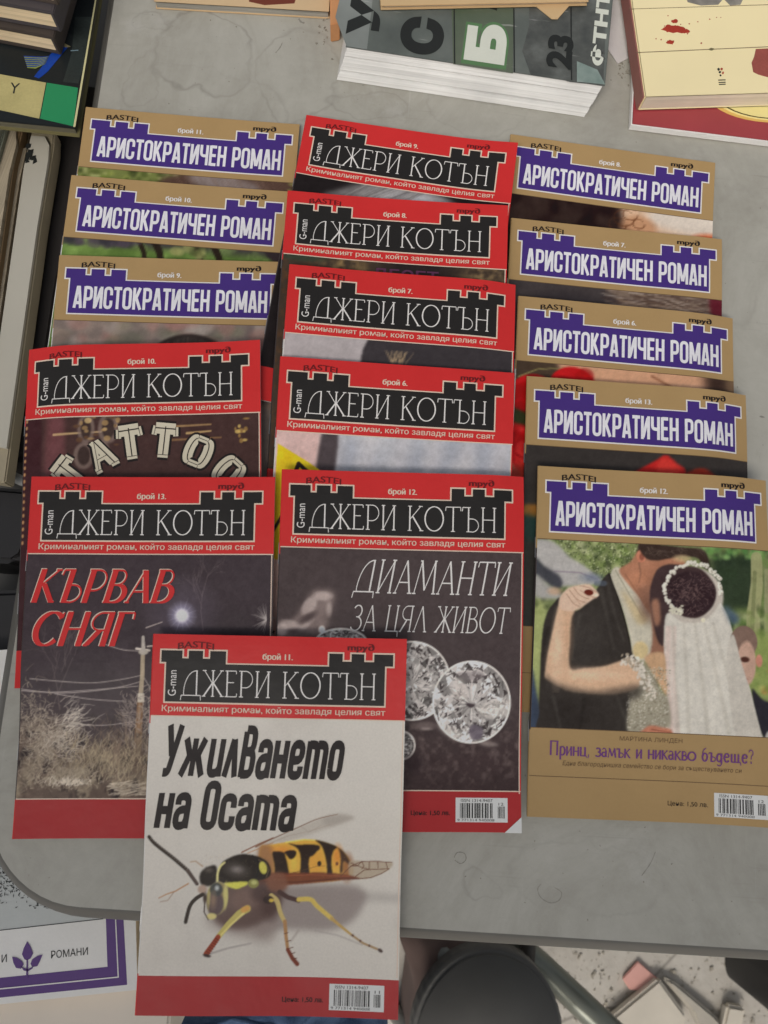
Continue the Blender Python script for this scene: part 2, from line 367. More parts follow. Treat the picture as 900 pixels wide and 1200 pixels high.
for a, b in zip('имнкъозцпв', 'ИМНКЪОЗЦПВ'):
    k = .62 if a not in 'к' else .62
    G[a] = (G[b][0]*.72, [(t, [(x*.72, y*k) for x, y in p]) for t, p in G[b][1]])
def rnd(p, r=.16, k=5, closed=False):
    """polyline with rounded corners"""
    p = [np.array(q, float) for q in p]; n = len(p); o = []
    for i in range(n):
        if not closed and i in (0, n-1): o.append(p[i]); continue
        a, b, c = p[i-1], p[i], p[(i+1) % n]; la, lc = np.linalg.norm(a-b), np.linalg.norm(c-b); ra = min(r, la*.5); rc = min(r, lc*.5)
        u, v = b+(a-b)/la*ra, b+(c-b)/lc*rc
        o += [(1-t)**2*u+2*t*(1-t)*b+t*t*v for t in np.linspace(0, 1, k)]
    if closed: o.append(o[0])
    return [tuple(q) for q in o]
_B = lambda *p: ('b', _S(*p))
def _R(*p, closed=False, r=.16): return ('b', rnd(_S(*p), r, closed=closed))
GB = {   # heavy condensed sans, one weight of stroke
 'А': (.46, [_B(.065, 0, .205, 1), _B(.255, 1, .395, 0), _B(.13, .24, .33, .24), _B(.17, .94, .29, .94)]),
 'Р': (.45, [_B(.07, 0, .07, 1), _R(.07, .94, .38, .94, .38, .42, .07, .42)]),
 'И': (.46, [_B(.07, 0, .07, 1), _B(.39, 0, .39, 1), _B(.11, .08, .35, .92)]),
 'С': (.45, [_R(.38, .62, .38, .94, .07, .94, .07, .06, .38, .06, .38, .38)]),
 'Т': (.40, [_B(.20, 0, .20, 1), _B(0, .94, .40, .94)]),
 'О': (.46, [_R(.07, .5, .07, .94, .39, .94, .39, .06, .07, .06, closed=True)]),
 'К': (.46, [_B(.07, 0, .07, 1), _B(.12, .42, .36, 1), _B(.17, .55, .40, 0)]),
 'Ч': (.46, [_R(.07, 1, .07, .46, .39, .46), _B(.39, 0, .39, 1)]),
 'Е': (.40, [_B(.07, 0, .07, 1), _B(.07, .94, .38, .94), _B(.07, .51, .35, .51), _B(.07, .06, .38, .06)]),
 'Н': (.46, [_B(.07, 0, .07, 1), _B(.39, 0, .39, 1), _B(.07, .5, .39, .5)]),
 'М': (.60, [_B(.07, 0, .07, 1), _B(.53, 0, .53, 1), _B(.10, .96, .29, .14), _B(.31, .14, .50, .96)]),
 'У': (.46, [_B(.05, 1, .24, .40), _R(.43, 1, .24, .22, .20, .06, .04, .06, r=.1)]),
 'ж': (.86, [_B(.43, 0, .43, .74), _B(.12, .74, .33, .35), _B(.31, .43, .09, 0), _B(.74, .74, .53, .35), _B(.55, .43, .77, 0)]),
 'и': (.46, [_R(.07, .74, .07, .06, .30, .06, .39, .18), _B(.39, 0, .39, .74)]),
 'л': (.44, [_B(.05, 0, .21, .74), _B(.23, .74, .38, 0)]),
 'в': (.46, [_B(.07, 0, .07, .9), _R(.07, .94, .36, .94, .36, .53, .10, .50), _R(.10, .50, .39, .50, .39, .06, .07, .06)]),
 'а': (.45, [_R(.08, .50, .08, .68, .38, .68, .38, .30), _B(.38, .5, .38, 0), _R(.38, .41, .07, .38, .07, .05, .32, .05, .38, .2)]),
 'н': (.45, [_B(.07, 0, .07, .74), _B(.38, 0, .38, .74), _B(.07, .38, .38, .38)]),
 'е': (.45, [_R(.07, .36, .38, .36, .38, .68, .07, .68, .07, .06, .38, .06, .38, .24)]),
 'm': (.68, [_B(.07, 0, .07, .74), _R(.07, .67, .34, .67, .34, .3), _B(.34, .5, .34, 0), _R(.34, .67, .61, .67, .61, .3), _B(.61, .5, .61, 0)]),
 'о': (.45, [_R(.07, .37, .07, .68, .38, .68, .38, .06, .07, .06, closed=True)]),
 'с': (.44, [_R(.38, .46, .38, .68, .07, .68, .07, .06, .38, .06, .38, .28)]),
 ' ': (.22, []),
}
def stroke_text(s, main, hair, gap=.10, G=G):
    """ribbons along the strokes; each stroke lies a hair above the one before it"""
    V = []; Fc = []; x0 = 0.; z = 0.
    for ch in s:
        wd, st = G[ch]
        for kind, p in st:
            wdt = hair if kind == 'h' else main; p = np.array(p, float)
            q = [p[0]]
            for a, b in zip(p[:-1], p[1:]):
                k = max(1, int(np.linalg.norm(b-a)/.2)); q += [a+(b-a)*i/k for i in range(1, k+1)]
            q = np.array(q); t = np.gradient(q, axis=0); t /= np.maximum(np.linalg.norm(t, axis=1), 1e-9)[:, None]
            # a broad pen: round strokes are thin where they run level, thick where they run upright
            ww = np.full(len(q), wdt) if kind in 'hb' or len(p) < 5 else hair+(main-hair)*np.abs(t[:, 1])
            nn = np.stack([-t[:, 1], t[:, 0]], -1)
            if kind == 'm' and len(p) == 2 and main > .12: nn = np.tile([-1., 0.], (len(q), 1)) if abs(t[0, 1]) > .3 else nn
            L = q+nn*ww[:, None]/2; R_ = q-nn*ww[:, None]/2; b0 = len(V); z += 6e-6
            for l, r in zip(L, R_): V += [(x0+l[0], l[1], z), (x0+r[0], r[1], z)]
            Fc += [(b0+2*i, b0+2*i+1, b0+2*i+3, b0+2*i+2) for i in range(len(q)-1)]
        x0 += wd+gap
    V = np.array(V); V[:, 2] = V[:, 2]*min(1, 1.2e-4/max(z, 1e-9)); return V, Fc
def letters(name, n, s, box, mat, parent, main=.05, hair=.03, gap=.1, lay=.2, shear=0., dx=0, dy=0, G=G):
    V, F_ = stroke_text(s, main, hair, gap, G); x0, y0, x1, y1 = box
    lo, hi = V[:, 0].min(), V[:, 0].max()
    q = np.stack([x0+(V[:, 0]-lo)/(hi-lo)*(x1-x0)+dx, y1-V[:, 1]*(y1-y0)+dy, V[:, 2]], -1); q[:, 0] += shear*(y1-q[:, 1])
    return put(name, n, q, F_, lay, mat, parent)
# ------------------------------------------------------------------ printed pictures
def smooth_closed(p, k=6, closed=True):
    p = np.asarray(p, float); N = len(p); o = []
    for i in range(N if closed else N-1):
        if closed: a, b, c, d = p[i-1], p[i], p[(i+1) % N], p[(i+2) % N]
        else: a, b, c, d = p[max(i-1, 0)], p[i], p[i+1], p[min(i+2, N-1)]
        for t in np.linspace(0, 1, k, endpoint=False):
            o.append(.5*((2*b)+(-a+c)*t+(2*a-5*b+4*c-d)*t*t+(-a+3*b-3*c+d)*t**3))
    if not closed: o.append(p[-1])
    return np.array(o)
class Art:
    """one printed picture: painted in millimetres of the cover, colours as seen (0-255)"""
    def __init__(s, n, x0, y0, x1, y1, out=2, bgc=(128, 128, 128), k=.46):
        s.n, s.box, s.out, s.res, s.k = n, (x0, y0, x1, y1), out, out*2, k
        s.W, s.H = int((x1-x0)*s.res), int((y1-y0)*s.res)
        s.C = np.ones((s.H, s.W, 3))*np.array(bgc, float); s.f = homog(n); s.rng = np.random.RandomState(sum(map(ord, n)))
        s.X, s.Y = np.meshgrid(x0+(np.arange(s.W)+.5)/s.res, y0+(np.arange(s.H)+.5)/s.res)
    def t(s, p, src=None):
        if src is None: return np.asarray(p, float).reshape(-1, 2)
        ox, oy, k = src; q = np.asarray(p, float).reshape(-1, 2)/k+(ox, oy); return s.f(q)
    def _win(s, lo, hi, pad):
        i0 = int(np.clip((lo[0]-pad-s.box[0])*s.res, 0, s.W)); i1 = int(np.clip((hi[0]+pad-s.box[0])*s.res+2, 0, s.W))
        j0 = int(np.clip((lo[1]-pad-s.box[1])*s.res, 0, s.H)); j1 = int(np.clip((hi[1]+pad-s.box[1])*s.res+2, 0, s.H))
        return slice(j0, j1), slice(i0, i1)
    def put(s, sl, m, col):
        if m.size: s.C[sl] += (np.array(col, float)-s.C[sl])*m[..., None]
    def poly(s, p, col, src=None, soft=0., a=1., sm=True):
        p = s.t(p, src); p = smooth_closed(p) if sm else p
        sl = s._win(p.min(0), p.max(0), 3*soft+.5); X, Y = s.X[sl], s.Y[sl]
        if not X.size: return
        m = np.zeros(X.shape, bool)
        for (xa, ya), (xb, yb) in zip(p, np.roll(p, -1, 0)):
            if ya == yb: continue
            c = ((ya > Y) != (yb > Y)) & (X < (xb-xa)*(Y-ya)/(yb-ya)+xa); m ^= c
        m = m.astype(float)
        if soft: m = gauss(gauss(m, soft*s.res, 0), soft*s.res, 1)
        s.put(sl, m*a, col)
    def ell(s, c, rx, ry, col, src=None, soft=.3, a=1., rot=0.):
        """rx, ry in source units when a source is given"""
        c0 = s.t(c, src)[0]
        if src is not None: q = np.linalg.norm(s.t([c[0]+50, c[1]], src)[0]-c0)/50; rx, ry = rx*q, ry*q
        r = max(rx, ry); sl = s._win(c0-r, c0+r, soft*2+.5); dx, dy = s.X[sl]-c0[0], s.Y[sl]-c0[1]
        cr, sn = math.cos(rot), math.sin(rot); u, v = dx*cr+dy*sn, -dx*sn+dy*cr
        d = (1-np.sqrt((u/rx)**2+(v/ry)**2))*min(rx, ry); s.put(sl, np.clip(d/max(soft, .12)+.5, 0, 1)*a, col)
    def line(s, p, w0, w1, col, src=None, a=1., soft=.15, sm=False):
        p = s.t(p, src); p = smooth_closed(p, 5, False) if sm else p
        sl = s._win(p.min(0), p.max(0), max(w0, w1)+soft+.3); X, Y = s.X[sl], s.Y[sl]
        if not X.size: return
        m = np.zeros(X.shape); N = len(p)-1
        for i in range(N):
            A, B = p[i], p[i+1]; D = B-A; L = D@D+1e-9; t = np.clip(((X-A[0])*D[0]+(Y-A[1])*D[1])/L, 0, 1)
            d = np.hypot(X-A[0]-t*D[0], Y-A[1]-t*D[1]); w_ = (w0+(w1-w0)*(i+t)/N)/2
            m = np.maximum(m, np.clip((w_-d)/max(soft, .1)+.5, 0, 1)*np.clip(w_*s.res+.3, 0, 1))
        s.put(sl, m*a, col)
    def noise(s, cell, seed=0, octv=3):
        r = np.random.RandomState(seed); o = np.zeros((s.H, s.W)); amp = 1; tot = 0
        for _ in range(octv):
            gw, gh = int(s.W/s.res/cell)+3, int(s.H/s.res/cell)+3; g_ = r.rand(gh, gw)
            x = (np.arange(s.W)/s.res/cell); y = (np.arange(s.H)/s.res/cell); i, j = x.astype(int), y.astype(int); fx, fy = x-i, y-j
            fx, fy = fx*fx*(3-2*fx), (fy*fy*(3-2*fy))[:, None]
            o += amp*((g_[j][:, i]*(1-fx)+g_[j][:, i+1]*fx)*(1-fy)+(g_[j+1][:, i]*(1-fx)+g_[j+1][:, i+1]*fx)*fy); tot += amp; amp *= .5; cell /= 2
        return o/tot
    def blend(s, m, col): s.C += (np.array(col, float)-s.C)*np.clip(m, 0, 1)[..., None]
    def grain(s, amt=3):
        s.C *= (1+.10*(s.noise(9, 21)-.5)+.10*(s.noise(2.2, 22, 3)-.5)+.07*(s.noise(.7, 23, 2)-.5))[..., None]
        s.C += (s.rng.rand(s.H, s.W, 1)-.5)*amt*2+(s.noise(3, 5)[..., None]-.5)*amt*2
    def blur(s, mm): s.C = gauss(gauss(s.C, mm*s.res, 0), mm*s.res, 1)
    def build(s, parent, lay=.05, label=None):
        C = s.C[:s.H//2*2, :s.W//2*2]; C = C.reshape(C.shape[0]//2, 2, C.shape[1]//2, 2, 3).mean((1, 3)); C = alb(np.clip(C, 0, 255), s.k, .013)
        h, w_ = C.shape[:2]; xs = np.linspace(s.box[0], s.box[2], w_); ys = np.linspace(s.box[1], s.box[3], h)
        X, Y = np.meshgrid(xs, ys); P = surf(s.n, np.stack([X.ravel(), Y.ravel()], -1), lay)
        me = bpy.data.meshes.new('cover_picture'); nq = (h-1)*(w_-1)
        me.vertices.add(h*w_); me.vertices.foreach_set('co', P.ravel().astype(np.float32))
        j, i = np.mgrid[0:h-1, 0:w_-1]; a = (j*w_+i).ravel(); q = np.stack([a+w_, a+w_+1, a+1, a], -1)
        me.loops.add(nq*4); me.loops.foreach_set('vertex_index', q.ravel().astype(np.int32))
        me.polygons.add(nq); me.polygons.foreach_set('loop_start', np.arange(0, nq*4, 4, dtype=np.int32))
        me.polygons.foreach_set('use_smooth', np.ones(nq, bool)); me.update(calc_edges=True)
        at = me.color_attributes.new('print', 'FLOAT_COLOR', 'POINT')
        at.data.foreach_set('color', np.c_[C.reshape(-1, 3), np.ones(h*w_)].ravel().astype(np.float32))
        me.materials.append(M['print']); o = bpy.data.objects.new('cover_picture', me); COL.objects.link(o); o.parent = parent
        if label: o['label'] = label
        return o

def art_wasp():
    a = Art('r11', .0, 44.6, WMM, 181.3, 2, (168, 163, 155)); A = (160, 950, 5.625); B = (310, 940, 5.625)
    full = a.line; a.line = lambda p, w0, w1, *k, **q: full(p, w0*.6 if w0 > .8 else w0*.85, w1*.6 if w1 > .8 else w1*.85, *k, **q)
    a.blend((a.Y-60)/120*.25, (156, 148, 138)); a.blend((a.noise(18, 3)-.5)*.35, (120, 112, 105))
    a.blend(np.exp(-((a.Y-139)/3.)**2)*np.clip((a.X-80)/40, 0, 1)*.35, (112, 106, 102))
    sh = (112, 102, 98)
    a.poly([(-60,560),(120,560),(300,556),(560,556),(660,600),(670,650),(610,760),(520,830),(380,860),(100,850),(-60,870)], sh, B, 1.6, .85)
    a.poly([(440,720),(560,800),(740,850),(900,860),(900,600),(600,700)], (118, 106, 100), A, 2.4, .8)
    a.line([(480,950),(600,915),(750,885)], 1.6, .8, (120, 112, 108), A, .7, .8)
    a.line([(330,860),(480,890),(640,950)], 1.2, .8, (120, 112, 108), B, .5, .8)
    a.line([(220,300+560),(170,930)], 2.2, 1.5, (125, 115, 108), B, .5, 1.)
    # far wing
    a.poly([(0,275),(120,220),(240,160),(370,105),(480,78),(590,98),(570,120),(440,165),(290,220),(150,262),(60,275)], (140, 132, 122), B, .7, .55)
    a.poly([(380,110),(480,85),(585,100),(500,140),(420,160)], (112, 104, 98), B, 1., .35)
    a.line([(-60,300),(0,268),(120,212),(240,158),(350,110),(480,80)], .75, .35, (92, 66, 52), B, .9, .2, True)
    a.line([(0,290),(150,225),(290,195),(430,150)], .35, .25, (120, 98, 84), B, .6); a.line([(240,160),(290,200),(380,150)], .3, .2, (110, 92, 80), B, .5)
    a.line([(690,280),(800,225),(900,180)], .8, .6, (104, 66, 50), A, .9); a.line([(730,285),(900,215)], .6, .5, (150, 110, 80), A, .8)
    # far leg, far feelers
    a.line([(350,345),(385,340),(430,375)], .9, 1.2, (138, 112, 88), A, .8, .4); a.line([(140,585),(190,560),(250,540),(335,490)], .9, 1.3, (146, 108, 78), A, .9, .3)
    a.line([(240,545),(200,600),(150,610)], .6, .5, (120, 96, 80), A, .7, .3)
    # abdomen
    a.poly([(-30,300),(30,285),(130,268),(200,258),(270,248),(350,256),(430,280),(500,315),(550,370),(578,430),(576,490),(480,530),(260,545),(0,548),(-40,430)], (178, 138, 62), B, .25)
    a.poly([(-40,300),(40,290),(60,340),(60,480),(0,540),(-40,480)], (128, 92, 66), B, 1., .9); a.ell((115, 320), 60, 26, (182, 112, 54), B, 3, .7)
    a.ell((335, 400), 50, 70, (184, 126, 56), B, 4, .7); a.ell((480, 360), 30, 60, (176, 112, 52), B, 3, .8); a.ell((545, 440), 36, 80, (120, 78, 52), B, 3, .85)
    a.ell((190, 410), 24, 60, (180, 156, 70), B, 3, .7); a.line([(140,268),(260,250),(350,256)], 1.5, 1., (198, 176, 92), B, .8, .5)
    K = (44, 36, 32)
    a.poly([(50,338),(85,330),(125,338),(138,375),(150,430),(152,500),(72,505),(62,420)], K, B, .3); a.poly([(128,335),(165,322),(200,325),(208,345),(190,375),(165,382),(140,352)], K, B, .25)
    a.poly([(155,275),(215,285),(290,283),(355,290),(362,312),(340,335),(318,360),(296,372),(288,420),(290,485),(234,485),(236,420),(232,350),(208,305)], K, B, .3)
    a.poly([(335,254),(410,272),(475,300),(455,325),(440,370),(440,430),(445,495),(412,490),(408,420),(392,340),(370,290)], K, B, .3)
    a.poly([(470,298),(520,332),(560,400),(556,420),(520,400),(512,470),(496,470),(500,380),(488,320)], (62, 46, 38), B, .4)
    a.ell((359, 415), 13, 18, K, B, .2); a.ell((476, 415), 9, 12, (96, 62, 44), B, .3); a.line([(170,480),(240,462),(350,430),(400,430)], .35, .3, (90, 60, 40), B, .8)
    # near wing
    a.poly([(560,400),(640,396),(740,398),(842,405),(822,450),(760,485),(690,512),(620,518),(560,500)], (140, 126, 108), B, .4, .85)
    a.poly([(-70,490),(60,478),(300,474),(470,480),(580,498),(622,516),(500,528),(330,545),(200,556),(60,560),(-70,556)], (92, 50, 38), B, .35, .92)
    a.line([(-60,535),(200,540),(500,515),(620,515)], .9, .5, (60, 34, 30), B, .8, .3); a.line([(-20,500),(300,490),(560,500)], .5, .4, (150, 86, 60), B, .6, .3)
    for p in ([(500,500),(570,430),(640,400),(745,398),(840,405)], [(600,500),(660,455),(820,448)], [(620,516),(700,508),(770,480),(822,448)], [(570,410),(640,440),(700,455)], [(640,400),(655,430),(640,450)], [(745,400),(748,445)], [(690,402),(690,450)], [(570,430),(610,430),(640,402)], [(800,405),(812,448)]):
        a.line(p, .55, .4, (84, 56, 44), B, .9, .15)
    # thorax
    a.poly([(470,560),(560,500),(720,480),(860,470),(960,500),(960,600),(900,690),(780,770),(660,790),(560,770),(490,700)], (74, 58, 54), A, 1.4, .9); a.ell((700, 600), 90, 70, (104, 84, 76), A, 4, .6); a.ell((820, 560), 70, 50, (60, 46, 44), A, 3, .7)
    a.ell((880, 640), 60, 90, (58, 42, 40), A, 4, .6); a.poly([(850,440),(960,420),(990,520),(880,540)], (104, 70, 56), A, .8, .9)
    a.poly([(530,470),(535,410),(560,350),(620,312),(690,292),(760,298),(810,312),(860,345),(882,400),(868,446),(800,472),(700,486),(600,492)], (38, 34, 31), A, .3)
    a.ell((655, 400), 62, 36, (118, 110, 106), A, 5, .5, .2); a.ell((660, 395), 24, 14, (150, 142, 138), A, 3, .5); a.line([(800,330),(850,355),(870,400),(850,450)], .5, .5, (110, 92, 70), A, .7)
    a.ell((830, 385), 25, 42, (166, 158, 74), A, .5, 1., -.3); a.line([(760,300),(795,330),(800,400),(780,460)], .7, .6, (24, 20, 18), A)
    a.poly([(412,430),(440,392),(470,376),(520,374),(522,470),(485,505),(420,495)], (38, 34, 32), A, .4); a.ell((470, 400), 20, 10, (110, 100, 92), A, 2, .6)
    a.line([(527,470),(530,420),(548,375),(575,350)], 2.2, 2., (178, 170, 116), A, .95, .5, True)
    a.poly([(572,488),(640,480),(722,478),(722,500),(690,515),(655,527),(600,512)], (172, 168, 74), A, .3); a.ell((766, 490), 36, 30, (110, 108, 62), A, .5); a.ell((770, 484), 20, 14, (150, 150, 96), A, .8)
    # head
    a.ell((526, 590), 72, 108, (128, 116, 80), A, .6, 1., .1); a.ell((582, 570), 15, 78, (166, 158, 100), A, .9, .9); a.ell((514, 622), 54, 78, (74, 62, 64), A, 1.2, .95); a.ell((470, 590), 10, 60, (150, 140, 92), A, .8, .8); a.ell((520, 530), 42, 44, (56, 58, 58), A, 1., .95)
    a.ell((524, 520), 14, 16, (170, 172, 170), A, 1.2, .8); a.ell((500, 600), 20, 50, (132, 110, 88), A, 2, .6); a.ell((428, 528), 30, 28, (140, 118, 104), A, 1.2, .9)
    a.ell((490, 706), 32, 20, (168, 156, 104), A, .6); a.line([(445,600),(440,680),(468,730)], .8, .5, (46, 36, 32), A); a.ell((445, 585), 12, 30, (56, 46, 42), A, 1)
    # feelers
    a.line([(80,176),(110,215),(165,262),(240,322),(330,402)], 3.1, 3.4, (52, 46, 42), A, 1, .25, True); a.line([(330,402),(392,492)], 3.6, 3.2, (70, 60, 56), A, 1, .25)
    for t in np.linspace(0, 1, 18): a.ell((95+t*235, 188+t*205), 6, 5, (92, 86, 80), A, .3, .8)
    a.line([(430,562),(385,590),(345,640),(318,742)], 3.3, 3.3, (48, 42, 38), A, 1, .25, True)
    # legs
    a.line([(725,658),(670,690),(600,760),(535,840)], 6.4, 4.6, (154, 142, 82), A, 1, .5); a.line([(700,690),(620,760),(545,835)], 2.2, 1.6, (184, 172, 110), A, .7, .5); a.line([(700,665),(725,655)], 5, 5, (178, 118, 60), A, .6, .8)
    a.line([(533,842),(500,890),(456,950)], 4.4, 4.8, (122, 56, 40), A, 1, .4)
    for t in np.linspace(0, 1, 7): a.line([(514-58*t, 850+85*t), (540-58*t, 864+85*t)], .5, .5, (64, 30, 26), A, .8)
    a.ell((460, 962), 26, 10, (52, 42, 40), A, .5, 1, .2)
    a.line([(40,630),(78,665),(100,740),(130,805)], 4.6, 3.6, (158, 140, 90), B, 1, .4, True); a.line([(130,800),(138,900),(150,985)], 3.4, 2.8, (138, 104, 70), B, 1, .35); a.line([(150,985),(180,1040),(212,1078)], 3.4, 3.8, (96, 50, 38), B, 1, .4)
    for y in (880, 930, 975, 1010, 1045): a.line([(128+(y-880)*.35, y), (152+(y-880)*.35, y-6)], .5, .5, (70, 44, 34), B, .8)
    a.ell((20, 655), 34, 26, (44, 34, 32), B, .6); a.ell((40, 660), 16, 12, (166, 140, 60), B, .5)
    a.line([(95,605),(150,640),(222,662)], 4.2, 4.0, (62, 46, 44), B, 1, .4); a.line([(222,655),(300,655),(345,700),(440,780)], 4.2, 4.0, (168, 146, 76), B, 1, .4, True)
    a.line([(440,780),(500,830),(572,886)], 3., 2., (150, 124, 74), B, 1, .3); a.line([(572,886),(650,940),(740,975)], 1.9, 1.9, (132, 108, 78), B, 1, .3); a.ell((762, 985), 18, 11, (66, 54, 50), B, .4, 1, .5)
    for x, y in ((580,890),(630,925),(690,955)): a.ell((x, y), 8, 8, (84, 62, 50), B, .3)
    # fine hair over the thorax, underside and legs
    r = a.rng
    for _ in range(420):
        x, y = (r.uniform(420, 880), r.uniform(300, 330+r.uniform(0, 480))) ; L = r.uniform(6, 20); an = r.uniform(0, 6.28); full([(x, y), (x+L*math.cos(an), y+L*math.sin(an))], .16, .1, (150, 128, 96) if r.rand() > .5 else (58, 44, 40), A, .35, .12)
    for _ in range(260):
        x, y = r.uniform(60, 560), r.uniform(262, 540); full([(x, y), (x+r.uniform(6, 16), y+r.uniform(-3, 6))], .16, .1, (112, 84, 44) if r.rand() > .4 else (214, 184, 110), B, .3, .12)
    a.C += (r.rand(a.H, a.W, 1)-.5)*4; return a

def diamond(a, c, rx, ry, src, seed, bright=1.):
    c0 = a.t(c, src)[0]; q = np.linalg.norm(a.t([c[0]+50, c[1]], src)[0]-c0)/50; rx *= q; ry *= q; r = np.random.RandomState(seed); N = 16
    def P(rad, an): return (c0[0]+rx*rad*math.cos(an), c0[1]+ry*rad*math.sin(an)+ry*.07*(1-rad))
    a.ell(c0, rx, ry, (150, 144, 140), None, .4)
    def tone():
        v = r.choice([78, 110, 140, 168, 196, 214], p=[.12, .18, .22, .22, .16, .10])*bright; return (v, v*.965, v*.94)
    for i in range(N):
        t0, t1 = i*2*math.pi/N, (i+1)*2*math.pi/N; tm = (t0+t1)/2
        a.poly([P(1, t0), P(1, t1), P(.74, tm)], tone(), None, 0, .9, False); a.poly([P(1, t0), P(.74, tm), P(.74, tm-2*math.pi/N)], tone(), None, 0, .9, False)
        a.poly([P(.74, tm), P(.74, tm+2*math.pi/N), P(.5, t1)], tone(), None, 0, .9, False); a.poly([P(.5, t0), P(.5, t1), P(.74, tm)], tone(), None, 0, .9, False)
    for i in range(N*2):
        t0 = i*math.pi/N; k = r.uniform(.2, .48); a.poly([P(.06, t0), P(k, t0-.13), P(.54, t0), P(k, t0+.13)], tone(), None, .1, .5, False)
    for i in range(380):
        rad, t = math.sqrt(r.rand())*.93, r.rand()*6.283; x = r.uniform(.02, .15)
        a.poly([P(rad, t), P(min(rad+x, .97), t+r.uniform(-.1, .25)), P(max(rad-x*.4, 0), t+r.uniform(.05, .3))], tone() if r.rand() > .35 else (58, 52, 52), None, .06, .85, False)
    for i in range(12):
        rad, t = math.sqrt(r.rand())*.8, r.rand()*6.283; p = P(rad, t); a.ell(p, r.uniform(.5, 1.6), r.uniform(.3, .8), (222, 214, 206), None, .3, .8, r.rand()*3)
    th = np.linspace(0, 2*math.pi, 60); a.line([P(.985, t) for t in th], 1.1, 1.1, (206, 198, 190), None, .75, .2)

def art_diamonds():
    a = Art('r12', 0, 44.6, WMM-1.2, 179, 2, (66, 58, 58)); Cc = (460, 740, 5.625); D = (320, 670, 5.625)
    a.blend((a.Y-118)/45, (60, 50, 50)); a.blend(np.clip((a.Y-132)/10, 0, 1)*np.clip(a.noise(3.2, 2, 4)-.47, 0, 1)*1.5, (108, 94, 90)); a.blend((a.Y-160)/20*.5, (50, 42, 42))
    a.poly([(40,330),(120,320),(200,225),(250,140),(300,118),(395,128),(405,170),(385,260),(365,330),(350,395),(290,420),(180,420),(40,440)], (122, 108, 104), D, 1.6, .85)
    for (x, y), rx, ry, rot in (((240,225),40,70,.6),((370,245),18,42,0),((330,160),60,30,0),((120,350),70,30,.2),((210,360),60,16,-.7),((60,380),40,40,0)): a.ell((x, y), rx, ry, (172, 158, 152), D, 1.6, .6, rot)
    a.ell((230, 300), 60, 22, (70, 60, 60), D, 2, .8, -.5); a.ell((150, 395), 50, 20, (72, 62, 62), D, 2, .7); a.ell((322, 380), 22, 24, (208, 196, 188), D, .9, .9)
    diamond(a, (450, 470), 175, 95, D, 3, .95)
    diamond(a, (130, 322), 250, 255, Cc, 11, .95); a.ell((210, 620), 70, 26, (118, 106, 102), Cc, 2, .6); a.ell((225, 640), 30, 8, (160, 148, 142), Cc, 1, .5)
    diamond(a, (58, 750), 90, 92, Cc, 9, .8); a.ell((140, 870), 80, 60, (44, 36, 38), Cc, 5, .6)
    a.poly([(560,715),(640,725),(700,745),(640,755),(580,740)], (140, 128, 122), Cc, .8, .8)
    diamond(a, (520, 462), 256, 264, Cc, 26, 1.04)
    a.poly([(480,470),(545,478),(520,500),(500,495)], (62, 54, 56), Cc, .3); a.poly([(505,640),(540,610),(595,640),(585,700),(520,708)], (92, 84, 92), Cc, .4, .9)
    a.poly([(560,500),(740,430),(770,470),(740,560),(600,560)], (190, 182, 174), Cc, 1.2, .55); a.poly([(330,600),(520,700),(500,720),(400,705),(310,640)], (196, 188, 180), Cc, 1., .55); a.poly([(390,410),(440,300),(500,420),(450,450)], (196, 186, 178), Cc, 1, .5)
    a.poly([(420,270),(580,260),(600,300),(500,330)], (104, 96, 96), Cc, 1., .7)
    a.grain(2.5); return a

